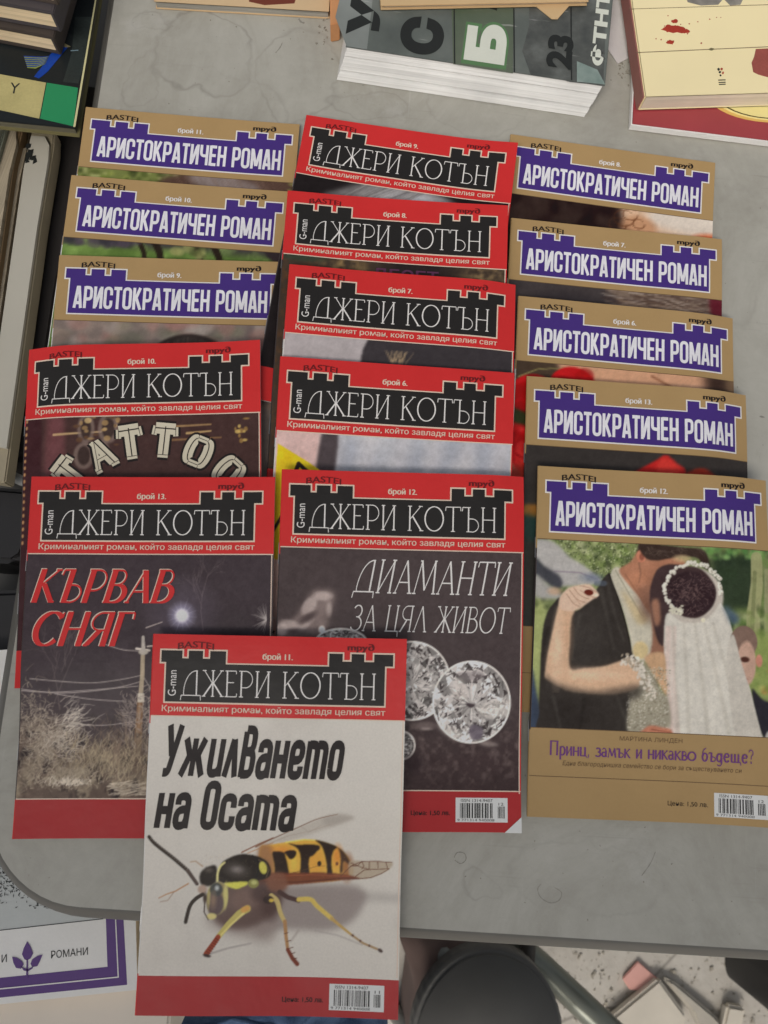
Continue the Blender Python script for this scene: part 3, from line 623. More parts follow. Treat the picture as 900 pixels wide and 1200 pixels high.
def art_night():
    a = Art('r13', 0, 44.6, WMM, 180.3, 2, (56, 49, 52)); E_ = (20, 640, 3.87); r = a.rng
    a.blend((a.Y-120)/50*.4, (70, 58, 54))
    def twig(x, y, an, L, wd, dep, c, al):
        x2, y2 = x+L*math.cos(an), y-L*math.sin(an); a.line([(x, y), ((x+x2)/2+r.uniform(-.05, .05)*L, (y+y2)/2), (x2, y2)], wd, wd*.7, c, None, al, .25)
        if dep:
            for k in range(r.randint(2, 4)): twig(x+(x2-x)*r.uniform(.4, 1), y+(y2-y)*r.uniform(.4, 1), an+r.uniform(-.8, .8), L*.62, wd*.75, dep-1, c, al*.9)
    p = a.f([(238, 738)])[0]; twig(p[0], p[1], 1.62, 22, .55, 4, (104, 92, 92), .5)
    p = a.f([(60, 830)])[0]; twig(p[0], p[1], 1.2, 30, .7, 4, (92, 82, 80), .5); twig(p[0]+4, p[1], 1.75, 24, .6, 4, (96, 84, 82), .5)
    s0 = a.f([(213, 721)])[0]; a.ell(s0, 15, 15, (92, 84, 96), None, 20, .45); a.ell(s0, 6., 6., (140, 136, 158), None, 6, .8); a.ell(s0, 3.2, 3.2, (222, 216, 214), None, 3)
    for k in range(14): an = k*2*math.pi/14+.1; a.line([s0, s0+np.array([math.cos(an), math.sin(an)])*r.uniform(7, 11)], .5, .1, (190, 186, 196), None, .35, .5)
    a.line([(585,368),(658,342)], .7, .5, (150, 138, 132), E_, .9)
    for p in ([(60,600),(200,612),(340,618),(470,602),(565,582)], [(20,648),(180,665),(340,655),(470,635),(555,612)], [(170,668),(330,692),(490,702)], [(100,770),(200,790),(300,808),(400,810),(520,795)], [(390,440),(480,468),(570,472)], [(565,580),(600,640),(618,680)], [(20,655),(200,660),(545,632)]):
        a.line(p, .55, .5, (150, 140, 134), E_, .75, .3, True)
    a.line([(570,480),(566,580),(555,690)], 2.2, 2.6, (146, 132, 112), E_, 1, .4); a.line([(555,690),(545,820),(535,1010)], 3.4, 4.6, (104, 78, 58), E_, 1, .5); a.line([(550,700),(538,1000)], 1., 1.2, (150, 124, 98), E_, .5, .5)
    a.poly([(543,664),(574,664),(571,706),(541,706)], (168, 160, 146), E_, .2, 1, False); a.line([(540,462),(600,470)], 1.2, 1.2, (170, 160, 150), E_); a.ell((572, 478), 22, 12, (150, 142, 132), E_, .5); a.line([(571,410),(572,470)], 1.6, 2.4, (150, 142, 134), E_); a.line([(590,452),(615,450)], .8, .8, (160, 150, 142), E_)
    # undergrowth under frost
    lo, hi = a.f([(20, 640+560/3.87)])[0], a.f([(170, 640+1135/3.87)])[0]
    a.poly([(0,830),(100,780),(230,800),(290,880),(420,930),(600,880),(1200,860),(1200,1150),(-40,1150)], (84, 72, 64), E_, 3, .9)
    a.blend(np.clip(a.noise(6, 8, 4)-.45, 0, 1)*3.*np.clip((a.Y-140)/15, 0, 1), (120, 108, 92)); a.blend(np.clip(a.noise(5, 18, 3)-.55, 0, 1)*4.*np.clip((a.Y-128)/15, 0, 1), (44, 38, 38))
    def tufts(cx, cy, sx, sy, N, an0, da, L, c, al=.75):
        for _ in range(N):
            q = a.f([(20+(cx+r.randn()*sx)/3.87, 640+(cy+r.randn()*sy)/3.87)])[0]; an = an0+r.uniform(-da, da); l = L*r.uniform(.4, 1.2); v = r.uniform(.8, 1.12)
            a.line([q, q+np.array([math.cos(an), -math.sin(an)])*l*.6, q+np.array([math.cos(an+r.uniform(-.6, .6)), -math.sin(an+r.uniform(-.5, .2))])*l], .5, .3, np.array(c)*v, None, al*r.uniform(.5, 1), .25)
    tufts(60, 790, 50, 70, 260, 1.2, 1.6, 4.5, (132, 120, 106)); tufts(180, 880, 60, 50, 420, .6, 1.4, 5, (158, 146, 132)); tufts(240, 790, 30, 30, 90, .5, .6, 7, (168, 158, 146))
    tufts(420, 980, 100, 50, 620, 1.5, .6, 5, (140, 126, 104)); tufts(450, 930, 60, 60, 80, 1.57, .3, 12, (104, 88, 76), .6); tufts(200, 1040, 110, 30, 400, 1.2, 1.2, 4, (136, 124, 108)); tufts(90, 940, 40, 60, 160, .8, 1.5, 4, (126, 114, 100))
    tufts(590, 800, 20, 90, 160, .6, 1.2, 5, (142, 130, 120)); tufts(510, 760, 25, 60, 110, 2.2, .9, 5, (130, 118, 110)); tufts(760, 900, 90, 60, 300, 1.5, .7, 5, (134, 122, 106)); tufts(230, 1075, 60, 8, 160, 1.2, 1.2, 3, (176, 164, 148))
    for _ in range(160):
        q = a.f([(20+r.uniform(400, 640)/3.87, 640+r.uniform(1070, 1130)/3.87)])[0]; a.line([q, q+np.array([r.uniform(2, 6), r.uniform(-1.4, .3)])], .5, .3, np.array((156, 144, 128))*r.uniform(.75, 1.15), None, .7, .2)
    p = a.f([(312, 725)])[0]
    for k in range(40): an = r.uniform(1.6, 4.6); a.line([p, p+np.array([math.cos(an), -math.sin(an)])*r.uniform(3, 9)], .35, .2, (150, 142, 138), None, .6, .2)
    a.grain(2.5); return a

def art_wedding():
    a = Art('g12', 0, 43.2, WMM, 151.2, 2, (104, 112, 76)); H_ = (620, 630, 5.); K_ = (750, 630, 4.8); r = a.rng
    def blobs(x0, y0, x1, y1, src, N, cols, s0=8, s1=26):
        for _ in range(N): a.ell((r.uniform(x0, x1), r.uniform(y0, y1)), r.uniform(s0, s1), r.uniform(s0, s1), cols[r.randint(len(cols))], src, 2., .55)
    gr = [(58, 70, 44), (96, 112, 62), (150, 156, 112), (122, 134, 84), (44, 50, 36), (168, 168, 132)]
    blobs(0, -10, 640, 330, H_, 260, gr); blobs(330, 40, 900, 560, K_, 120, [(46, 56, 40), (70, 86, 50), (96, 116, 66), (36, 42, 34)], 12, 40)
    for _ in range(900):
        c = [(196, 200, 160), (60, 72, 40), (130, 146, 84), (36, 42, 30)][r.randint(4)]; a.ell((r.uniform(150, 640), r.uniform(-10, 240)), r.uniform(2, 6), r.uniform(2, 5), c, H_, .4, .5, r.rand()*3)
    a.poly([(385,115),(500,100),(630,130),(625,370),(520,400),(440,370)], (44, 52, 42), K_, 1.5, .9); blobs(340, 60, 720, 120, K_, 40, [(92, 130, 70), (120, 150, 92), (70, 110, 62)], 8, 20)
    a.line([(648,120),(650,260),(628,420),(628,560)], 7.5, 9, (138, 138, 100), K_, .95, 1.); a.line([(636,200),(618,560)], 2.6, 2.6, (100, 104, 72), K_, .7, 1); a.line([(715,200),(716,540)], 5, 5, (128, 128, 96), K_, .9, 1)
    a.poly([(470,545),(720,530),(900,540),(900,900),(640,880),(560,700)], (122, 134, 78), K_, 2., .9); blobs(640, 640, 760, 860, K_, 12, [(168, 104, 62), (150, 150, 90), (96, 112, 60)], 12, 24); blobs(480, 400, 760, 540, K_, 26, gr[:4], 10, 24)
    a.poly([(20,400),(100,395),(90,560),(70,860),(70,960),(15,700)], (146, 152, 100), H_, 1.2, .9); blobs(20, 330, 110, 440, H_, 8, [(60, 66, 44), (120, 128, 80)], 10, 20)
    a.poly([(35,15),(110,10),(170,40),(240,110),(330,165),(430,250),(380,268),(190,275),(150,230),(35,110)], (154, 150, 148), H_, .8, .95); a.line([(150,190),(300,200),(400,240)], 1., 1., (120, 110, 118), H_, .7, .6)
    a.poly([(35,110),(90,160),(170,210),(198,262),(170,292),(120,270),(35,205)], (58, 58, 64), H_, .8, .95); a.poly([(35,210),(120,270),(170,300),(200,340),(140,350),(30,330)], (152, 148, 146), H_, 1, .9); a.ell((150, 305), 40, 22, (176, 140, 110), H_, 2, .6); a.ell((370, 230), 60, 25, (86, 96, 112), H_, 3, .6)
    a.poly([(12,690),(30,780),(55,920),(115,1140),(12,1140)], (54, 64, 84), H_, .7, .95)
    # groom
    suit = (52, 48, 45)
    a.poly([(188,345),(280,420),(400,290),(425,245),(465,205),(505,235),(545,400),(590,560),(630,700),(760,860),(760,1180),(112,1145),(68,1010),(68,850),(80,560),(108,430),(150,370)], suit, H_, .35)
    a.ell((350, 600), 120, 180, (60, 56, 53), H_, 12, .6); a.ell((250, 1020), 170, 110, (44, 40, 38), H_, 14, .7)
    for x0, y0, x1, y1 in ((300,440,260,700),(420,300,500,640),(460,260,560,600),(150,920,200,1130),(330,940,300,1140),(520,900,600,1100),(110,520,90,800)): a.line([(x0, y0), ((x0+x1)/2+r.uniform(-15, 15), (y0+y1)/2), (x1, y1)], 2.4, 1., (68, 64, 60) if r.rand() > .4 else (38, 35, 33), H_, .5, 1.6, True)
    a.line([(465,205),(505,300),(560,470),(600,640)], .8, .8, (30, 27, 25), H_, .7, .5, True); a.line([(478,212),(540,380),(590,540),(628,695)], .7, .5, (186, 180, 166), H_, .6, .4, True); a.line([(395,262),(440,262)], 3, 3, (78, 86, 98), H_, .6, 1.)
    a.poly([(478,215),(525,172),(600,280),(700,420),(760,560),(760,700),(628,700),(590,560),(545,390)], (166, 160, 144), H_, .35); a.poly([(540,300),(640,400),(700,470),(640,500),(580,400)], (166, 146, 108), H_, 1.2, .7); a.ell((655, 650), 45, 50, (176, 156, 112), H_, 1.5, .8)
    a.line([(505,190),(600,350),(660,450)], .9, .6, (126, 118, 100), H_, .6, .4)
    a.poly([(525,188),(590,140),(640,70),(700,60),(830,110),(900,140),(890,190),(800,220),(770,330),(740,440),(690,420),(640,340),(580,270)], (148, 104, 82), H_, .5); a.ell((690, 330), 60, 90, (104, 76, 64), H_, 6, .6); a.ell((640, 240), 60, 40, (164, 114, 88), H_, 4, .6)
    a.poly([(590,140),(625,95),(640,40),(700,42),(700,90),(650,76)], (60, 50, 46), H_, .5); a.ell((652, 108), 28, 36, (164, 108, 86), H_, .6); a.ell((655, 112), 14, 20, (124, 76, 62), H_, .8)
    a.poly([(-10,36),(120,44),(240,60),(330,70),(365,110),(375,180),(345,170),(310,120),(230,110),(150,120),(80,130),(20,110)], (56, 46, 42), K_, .4)
    for _ in range(60): x = r.uniform(20, 360); a.line([(x, 50+r.uniform(0, 50)), (x+r.uniform(10, 40), 60+r.uniform(10, 60))], .35, .2, (88, 76, 68), K_, .5, .2)
    a.ell((225, 120), 46, 20, (170, 146, 112), K_, 1.6, .7)
    a.ell((700, 420), 40, 60, (92, 68, 58), H_, 6, .7); a.ell((760, 250), 60, 70, (120, 84, 66), H_, 8, .6); a.line([(640,150),(650,210),(640,260)], 1.2, .6, (104, 76, 62), H_, .6, .9); a.line([(560,210),(620,300),(690,400)], .8, .6, (112, 78, 62), H_, .5, .8)
    # bride
    a.ell((285, 330), 168, 160, (160, 152, 142), K_, 1.5); 
    a.poly([(60,370),(130,390),(145,560),(150,720),(60,690),(70,560)], (122, 88, 72), K_, .6)
    a.poly([(100,170),(160,150),(240,160),(330,180),(400,260),(412,330),(380,400),(320,446),(240,440),(170,400),(140,500),(130,600),(95,560),(60,420),(50,310),(70,220)], (60, 48, 48), K_, .4)
    a.ell((275, 315), 135, 122, (48, 38, 40), K_, 1.5, .9); a.poly([(60,360),(100,350),(110,470),(80,480)], (150, 108, 86), K_, .8, .8)
    for _ in range(260): an = r.rand()*6.28; q = r.uniform(10, 128); x, y = 275+q*math.cos(an), 315+q*math.sin(an)*.9; a.line([(x, y), (x+r.uniform(-22, 22), y+r.uniform(-18, 18))], .5, .3, (92, 74, 72), K_, .55, .25)
    a.poly([(148,420),(230,470),(340,470),(400,420),(436,370),(480,440),(510,540),(560,690),(620,870),(690,1120),(700,1185),(200,1150),(168,980),(145,760),(133,560)], (178, 173, 163), K_, .4)
    a.blend(0*a.X, (0, 0, 0))
    for x in (160, 175, 200): a.line([(x-10, 500), (x-12, 760), (x+30, 1130)], 2.2, 2.6, (184, 154, 146), K_, .35, 1.2)
    for x0, x1 in ((240,290),(300,400),(350,520),(400,600),(180,230)): a.line([(x0, 480), ((x0+x1)/2, 800), (x1, 1140)], 1.6, 2.6, (150, 144, 132), K_, .35, 1.4)
    a.line([(436,370),(480,440),(510,540),(560,690),(620,870),(690,1120)], .7, .7, (190, 184, 176), K_, .6, .3)
    for t in np.linspace(-.2, math.pi+1.1, 40):
        x, y = 285+152*math.cos(t)+r.uniform(-8, 8), 290-140*math.sin(t)+r.uniform(-8, 8)
        a.ell((x, y), r.uniform(9, 16), r.uniform(8, 13), (188, 184, 172), K_, .5, .95, r.rand()*3); a.ell((x+6, y+7), 5, 4, (130, 122, 108), K_, .4, .7)
    for _ in range(24): a.ell((r.uniform(160, 230), r.uniform(380, 430)), r.uniform(5, 10), r.uniform(5, 9), (176, 172, 154), K_, .5, .8)
    a.ell((345, 460), 12, 12, (186, 180, 160), K_, .4)
    a.poly([(30,660),(130,640),(150,760),(155,880),(120,830),(60,740)], (168, 136, 106), K_, .6)
    a.poly([(-20,700),(50,720),(120,850),(165,900),(180,1060),(60,1080),(-40,1100),(-60,1000)], (136, 130, 114), K_, .8); 
    for _ in range(700): x, y = r.uniform(-60, 170), r.uniform(720, 1070); a.ell((x, y), r.uniform(2, 6), r.uniform(2, 5), [(182, 176, 162), (104, 96, 80), (164, 158, 142), (134, 126, 110)][r.randint(4)], K_, .4, .6)
    # bride's arm and hand on his shoulder
    a.poly([(170,400),(200,330),(262,392),(268,420),(250,470),(242,600),(247,752),(330,752),(440,742),(530,715),(605,695),(655,790),(640,870),(520,905),(400,905),(250,890),(180,860),(105,815),(100,760),(118,640),(140,540)], (182, 152, 126), H_, .5)
    a.poly([(105,800),(200,850),(400,885),(640,850),(640,930),(400,930),(100,900)], suit, H_, 1.6, .75); a.poly([(120,640),(190,740),(330,790),(560,760),(640,830),(520,860),(330,850),(160,800)], (188, 150, 120), H_, 3, .6); a.ell((225, 560), 26, 120, (166, 130, 104), H_, 5, .5); a.ell((170, 640), 22, 120, (200, 172, 148), H_, 6, .6); a.ell((400, 790), 130, 24, (204, 176, 152), H_, 6, .6)
    a.poly([(185,335),(235,285),(300,270),(355,268),(400,310),(408,332),(380,350),(330,385),(290,412),(230,420),(180,400)], (186, 160, 140), H_, .4); a.ell((350, 314), 27, 17, (88, 40, 34), H_, .4); a.line([(300,300),(340,330),(395,345)], .5, .5, (150, 116, 98), H_, .7, .3)
    for p in ([(262,285),(300,330),(352,352)],[(238,300),(282,352),(330,372)],[(222,322),(262,376),(300,396)],[(300,276),(345,284),(392,312)]): a.line(p, .45, .35, (138, 102, 84), H_, .75, .3, True)
    a.ell((395, 330), 12, 8, (206, 182, 164), H_, .8, .8); a.line([(260,330),(300,380)], .5, .5, (156, 124, 104), H_, .6, .4)
    for _ in range(130):
        t = r.rand(); x, y = 570+t*160+r.uniform(-28, 28), 690+t*t*230+r.uniform(-16, 40); a.ell((x, y), r.uniform(6, 12), r.uniform(5, 10), (184, 176, 164) if r.rand() > .25 else (140, 128, 112), H_, .5, .85, r.rand()*3)
    for _ in range(12): a.ell((r.uniform(580, 600), r.uniform(940, 1000)), 3, 6, (130, 126, 118), H_, .3, .6)
    a.poly([(-45,1130),(20,1080),(70,1048),(140,1060),(190,1075),(198,1140),(90,1150)], (164, 108, 86), K_, .5); a.line([(80,1070),(190,1090)], .6, .6, (120, 70, 56), K_, .7, .3)
    # boy
    a.ell((575, 580), 78, 84, (112, 92, 82), K_, .8); a.ell((592, 700), 54, 118, (166, 136, 120), K_, 1.); a.ell((582, 680), 26, 15, (72, 48, 42), K_, .8); a.ell((664, 688), 20, 34, (170, 118, 100), K_, .7); a.line([(565,780),(600,790)], .8, .8, (140, 96, 86), K_, .6, .5)
    a.poly([(455,380),(530,430),(545,470),(500,480)], (70, 84, 100), K_, 1.2, .9)
    a.poly([(625,850),(700,910),(900,980),(900,1150),(705,1130)], (46, 44, 48), K_, .5)
    # veil edge again over the boy
    a.poly([(510,540),(560,690),(620,870),(690,1120),(700,1185),(560,1170),(480,700)], (168, 162, 152), K_, .3)
    a.ell((735, 1120), 30, 40, (160, 156, 148), K_, 1, .9)
    a.grain(3); return a

def art_strip(n):
    r = np.random.RandomState(sum(map(ord, n))+3)
    red = n[0] == 'r'; y0 = 44.6 if red else 43.2; out = 2 if n in ('r10', 'r6') else 1
    bgs = {'g11': (120, 128, 74), 'g10': (92, 116, 60), 'g9': (118, 106, 100), 'g8': (52, 40, 38), 'g7': (70, 64, 64), 'g6': (196, 150, 120), 'g13': (58, 54, 52), 'r9': (44, 40, 40), 'r8': (70, 60, 52), 'r7': (168, 160, 160), 'r6': (170, 168, 172), 'r10': (66, 50, 48)}
    a = Art(n, 0, y0, WMM if not red else WMM-.8, 180 if red else 151.2, out, bgs[n])
    def blobs(x0, y0_, x1, y1_, N, cols, s0, s1, soft=1.5, al=.6):
        for _ in range(N): a.ell((r.uniform(x0, x1), r.uniform(y0_, y1_)), r.uniform(s0, s1), r.uniform(s0, s1)*.8, cols[r.randint(len(cols))], None, soft, al)
    if n == 'g11':
        blobs(0, 42, 75, 80, 160, [(150, 158, 84), (74, 84, 44), (178, 180, 120), (110, 124, 60), (60, 66, 40)], 1, 3.5)
        a.poly([(62,44),(140,42),(140,90),(80,90),(55,60)], (86, 66, 58), None, 1.5); a.poly([(70,44),(100,43),(118,50),(90,54)], (150, 140, 138), None, 2, .8)
        for _ in range(60): x = r.uniform(60, 130); a.line([(x, 44), (x+r.uniform(4, 16), 56)], .5, .4, (120, 98, 86), None, .5, .3)
        blobs(134, 44, 140, 60, 10, [(150, 156, 90), (96, 100, 60)], 1, 3)
    elif n == 'g10':
        a.blend((50-a.Y)/6, (70, 66, 66)); a.blend(np.clip(a.noise(8, 4)-.4, 0, 1)*1.6, (140, 168, 92)); 
        for x, w_ in ((50, 5), (60, 7), (85, 6), (97, 7)): a.line([(x-3, 42), (x+1, 50), (x+3, 60)], w_*.7, w_*.55, (46, 38, 34), None, .95, .7)
        for x in (118, 130): a.line([(x, 44), (x, 60)], .5, .5, (50, 60, 40), None, .8)
        blobs(70, 43, 90, 52, 16, [(150, 150, 96), (90, 96, 60)], 1.5, 4); a.poly([(126,43),(140,43),(140,51),(132,50)], (56, 48, 50), None, .6)
        blobs(0, 43, 50, 47, 30, [(84, 74, 84), (60, 58, 62)], 2, 5)
    elif n == 'g9':
        blobs(0, 42, 140, 100, 260, [(142, 126, 116), (96, 92, 84), (150, 112, 104), (110, 112, 92), (160, 150, 142), (92, 80, 80)], 2.5, 8, 3, .5)
        a.ell((83, 68), 24, 18, (54, 48, 46), None, 1.5); a.ell((83, 62), 16, 7, (74, 68, 64), None, 4, .6)
        for _ in range(90): x = r.uniform(66, 100); a.line([(x, 52+abs(x-83)*.25), (x+(x-83)*.3, 66)], .4, .4, (86, 78, 72), None, .4, .3)
    elif n == 'g8':
        a.poly([(82,40),(141,40),(141,100),(120,90),(100,70),(84,58)], (216, 180, 150), None, 1.8); a.poly([(95,44),(141,42),(141,56),(105,54)], (216, 206, 194), None, 2.5, .9)
        a.ell((138, 62), 14, 8, (206, 96, 54), None, 4, .9); a.ell((90, 56), 12, 9, (190, 140, 104), None, 4, .8)
        for c, q in (((80, 50), 7), ((84, 47), 5), ((76, 55), 6), ((90, 53), 4)): a.line([(c[0]+q*math.cos(t), c[1]+q*.8*math.sin(t)) for t in np.linspace(0, 5.5, 18)], .8, .5, (96, 58, 38), None, .8, .3)
        blobs(0, 43, 70, 60, 40, [(40, 30, 30), (62, 50, 46)], 3, 9, 3)
    elif n == 'g7':
        a.poly([(64,44),(72,52),(66,70),(141,70),(141,40),(70,40)], (120, 104, 92), None, 1.2)
        for _ in range(170): x = r.uniform(60, 134); y = r.uniform(42, 56); a.line([(x, y), (x+12, y+r.uniform(-1, 4)), (x+26, y+r.uniform(0, 7))], .7, .5, [(168, 156, 146), (84, 66, 58), (136, 116, 100), (62, 46, 42)][r.randint(4)], None, .6, .4)
        a.poly([(131,42),(141,42),(141,70),(134,60)], (92, 34, 44), None, 1, .9); a.ell((40, 60), 30, 12, (54, 50, 52), None, 6, .7)
    elif n == 'g6':
        a.poly([(-1,42),(24,42),(26,56),(-1,70)], (74, 62, 52), None, 1.5); a.ell((118, 58), 30, 8, (214, 176, 148), None, 5, .6); a.line([(86,46),(98,52),(106,60)], 1.6, 1, (128, 84, 62), None, .8, 1.)
        a.poly([(120,40),(141,40),(141,74),(126,70)], (56, 44, 40), None, 3.2, .95); a.poly([(134,44),(141,44),(141,74),(136,66)], (128, 104, 80), None, 2, .7)
        a.line([(2,54),(14,48),(30,46)], .8, .5, (150, 142, 90), None, .9, .4)
        for c, rr in (((36, 58), 15), ((12, 66), 16), ((6, 84), 18), ((14, 100), 16)):
            a.ell(c, rr, rr*.9, (186, 38, 40), None, 1.)
            for _ in range(10): a.ell((c[0]+r.uniform(-.6, .6)*rr, c[1]+r.uniform(-.6, .6)*rr), rr*r.uniform(.2, .5), rr*r.uniform(.15, .4), [(206, 62, 58), (148, 22, 28), (196, 48, 46)][r.randint(3)], None, 1.5, .6, r.rand()*3)
            a.line([(c[0]-rr*.7, c[1]+2), (c[0], c[1]+rr*.4), (c[0]+rr*.7, c[1]-1)], 1, .7, (116, 18, 24), None, .7, .8, True)
        a.poly([(-1,74),(8,76),(22,82),(8,84),(-1,82)], (48, 60, 40), None, .8, .95); a.poly([(-1,112),(20,112),(20,151),(-1,151)], (170, 60, 50), None, 3)
    elif n == 'g13':
        a.poly([(62,60),(70,54),(80,48),(86,44.5),(92,49),(98,54),(92,66),(70,70)], (176, 44, 42), None, .5); a.poly([(84,46),(95,52),(90,58),(80,56)], (200, 66, 58), None, 1, .7); a.poly([(96,58),(104,52),(112,52),(120,60)], (150, 52, 40), None, .7)
        a.poly([(-1,80),(12,80),(12,86),(-1,86)], (150, 102, 50), None, .8); a.poly([(-1,86),(12,88),(12,100),(-1,98)], (40, 66, 62), None, 1.5, .8); a.blend((14-a.X)/20*np.clip((a.Y-60)/40, 0, 1)*.5, (60, 74, 66))
    elif n == 'r9':
        a.poly([(24,60),(32,50),(50,43),(80,42),(104,50),(112,60)], (120, 116, 116), None, 1.6); a.ell((74, 52), 24, 7, (196, 196, 202), None, 6, .8)
        for _ in range(120): x = r.uniform(26, 66); a.line([(x, 62), (x+6, 52+abs(x-50)*.12), (x+18, 45)], .5, .4, [(150, 146, 144), (84, 80, 80), (176, 170, 168)][r.randint(3)], None, .6, .3)
    elif n == 'r8':
        a.blend(np.clip(a.noise(4, 6, 4)-.4, 0, 1)*3*np.clip(1-abs(a.X-40)/22, 0, 1), (150, 124, 84)); a.blend(np.clip(a.noise(3, 9, 4)-.38, 0, 1)*3*np.clip(1-abs(a.X-124)/20, 0, 1), (156, 130, 92))
        a.blend(np.clip(1-abs(a.X-84)/32, 0, 1)*1.5, (50, 44, 44)); a.blend(np.clip(a.noise(2, 3)-.5, 0, 1)*2*(a.X < 22), (104, 70, 48)); a.ell((12, 46), 14, 3, (60, 72, 60), None, 2, .7)
    elif n == 'r7':
        a.poly([(52,40),(141,40),(141,120),(40,120),(47,52)], (62, 58, 60), None, .5, 1, False)
        for _ in range(26): x = 66+r.uniform(-2, 8); a.line([(x, 58), (x+r.uniform(-5, 5), 51)], .5, .3, (176, 150, 116), None, .8, .2)
    elif n == 'r6':
        a.poly([(-1,42),(26,42),(20,110),(16,180),(-1,180)], (198, 168, 162), None, 1.); a.blend(np.clip(a.noise(8, 4)-.45, 0, 1)*((a.X < 24)*.8), (168, 138, 132)); a.poly([(27,43),(36,43),(33,80),(24,80)], (74, 66, 68), None, .8)
        a.blend(((a.X > 37)*1.)*(.5+.5*np.sin(a.X/3.1+np.sin(a.Y/9)*.4))*.5, (136, 142, 154)); a.blend((a.X > 37)*(a.noise(16, 7)-.4)*1.2, (196, 192, 190))
        a.poly([(1.2,52),(20,62),(36,72),(30,95),(10,120),(.5,118)], (206, 176, 40), None, .15, 1, False)
        K = (44, 38, 34)
        a.line([(10,75),(14,63)], 2.4, 2.4, K); a.line([(14,63),(20,68)], 2.4, 2.4, K); a.line([(20,68),(16,76)], 2.4, 2.4, K); a.line([(25,74),(28,70)], 2.2, 2.2, K); a.line([(28,70),(31,75)], 2.2, 2.2, K); a.line([(10,86),(.5,104)], 1.8, 1.8, K)
        blobs(4, 150, 16, 168, 30, [(60, 54, 56), (200, 190, 190)], .4, 1., .3, .9)
    elif n == 'r10':
        a.poly([(-1,40),(10,40),(10,182),(-1,182)], (60, 40, 42), None, .5); a.poly([(14,42),(24,42),(24,180),(12,180)], (104, 66, 68), None, 1.5, .8)
        for x, y, l, c in ((18, 55, 28, (176, 148, 108)), (80, 52, 30, (150, 120, 84)), (82, 60, 34, (120, 92, 66)), (96, 56, 14, (176, 146, 100)), (60, 86, 28, (140, 110, 80))): a.line([(x, y), (x+l, y-1)], 1.4, .9, c, None, .85, .5)
        for x, y, rx, ry in ((37, 52, 5, 9), (50, 52, 6, 9), (36, 68, 6, 8), (46, 66, 5, 7)): a.ell((x, y), rx, ry, (120, 104, 96), None, 1.2, .7); a.ell((x, y), rx*.6, ry*.7, (50, 40, 38), None, 1, .8)
        blobs(30, 44, 60, 62, 22, [(186, 158, 110), (150, 122, 84), (90, 66, 50)], .6, 2.2, .6, .8); blobs(124, 48, 132, 62, 10, [(186, 158, 92), (140, 110, 66)], .6, 1.8, .5, .8)
        for y in range(46, 120, 4): a.ell((1, y), .7, 1.1, (176, 134, 92), None, .3, .8)
    a.grain(3 if out > 1 else 2); return a
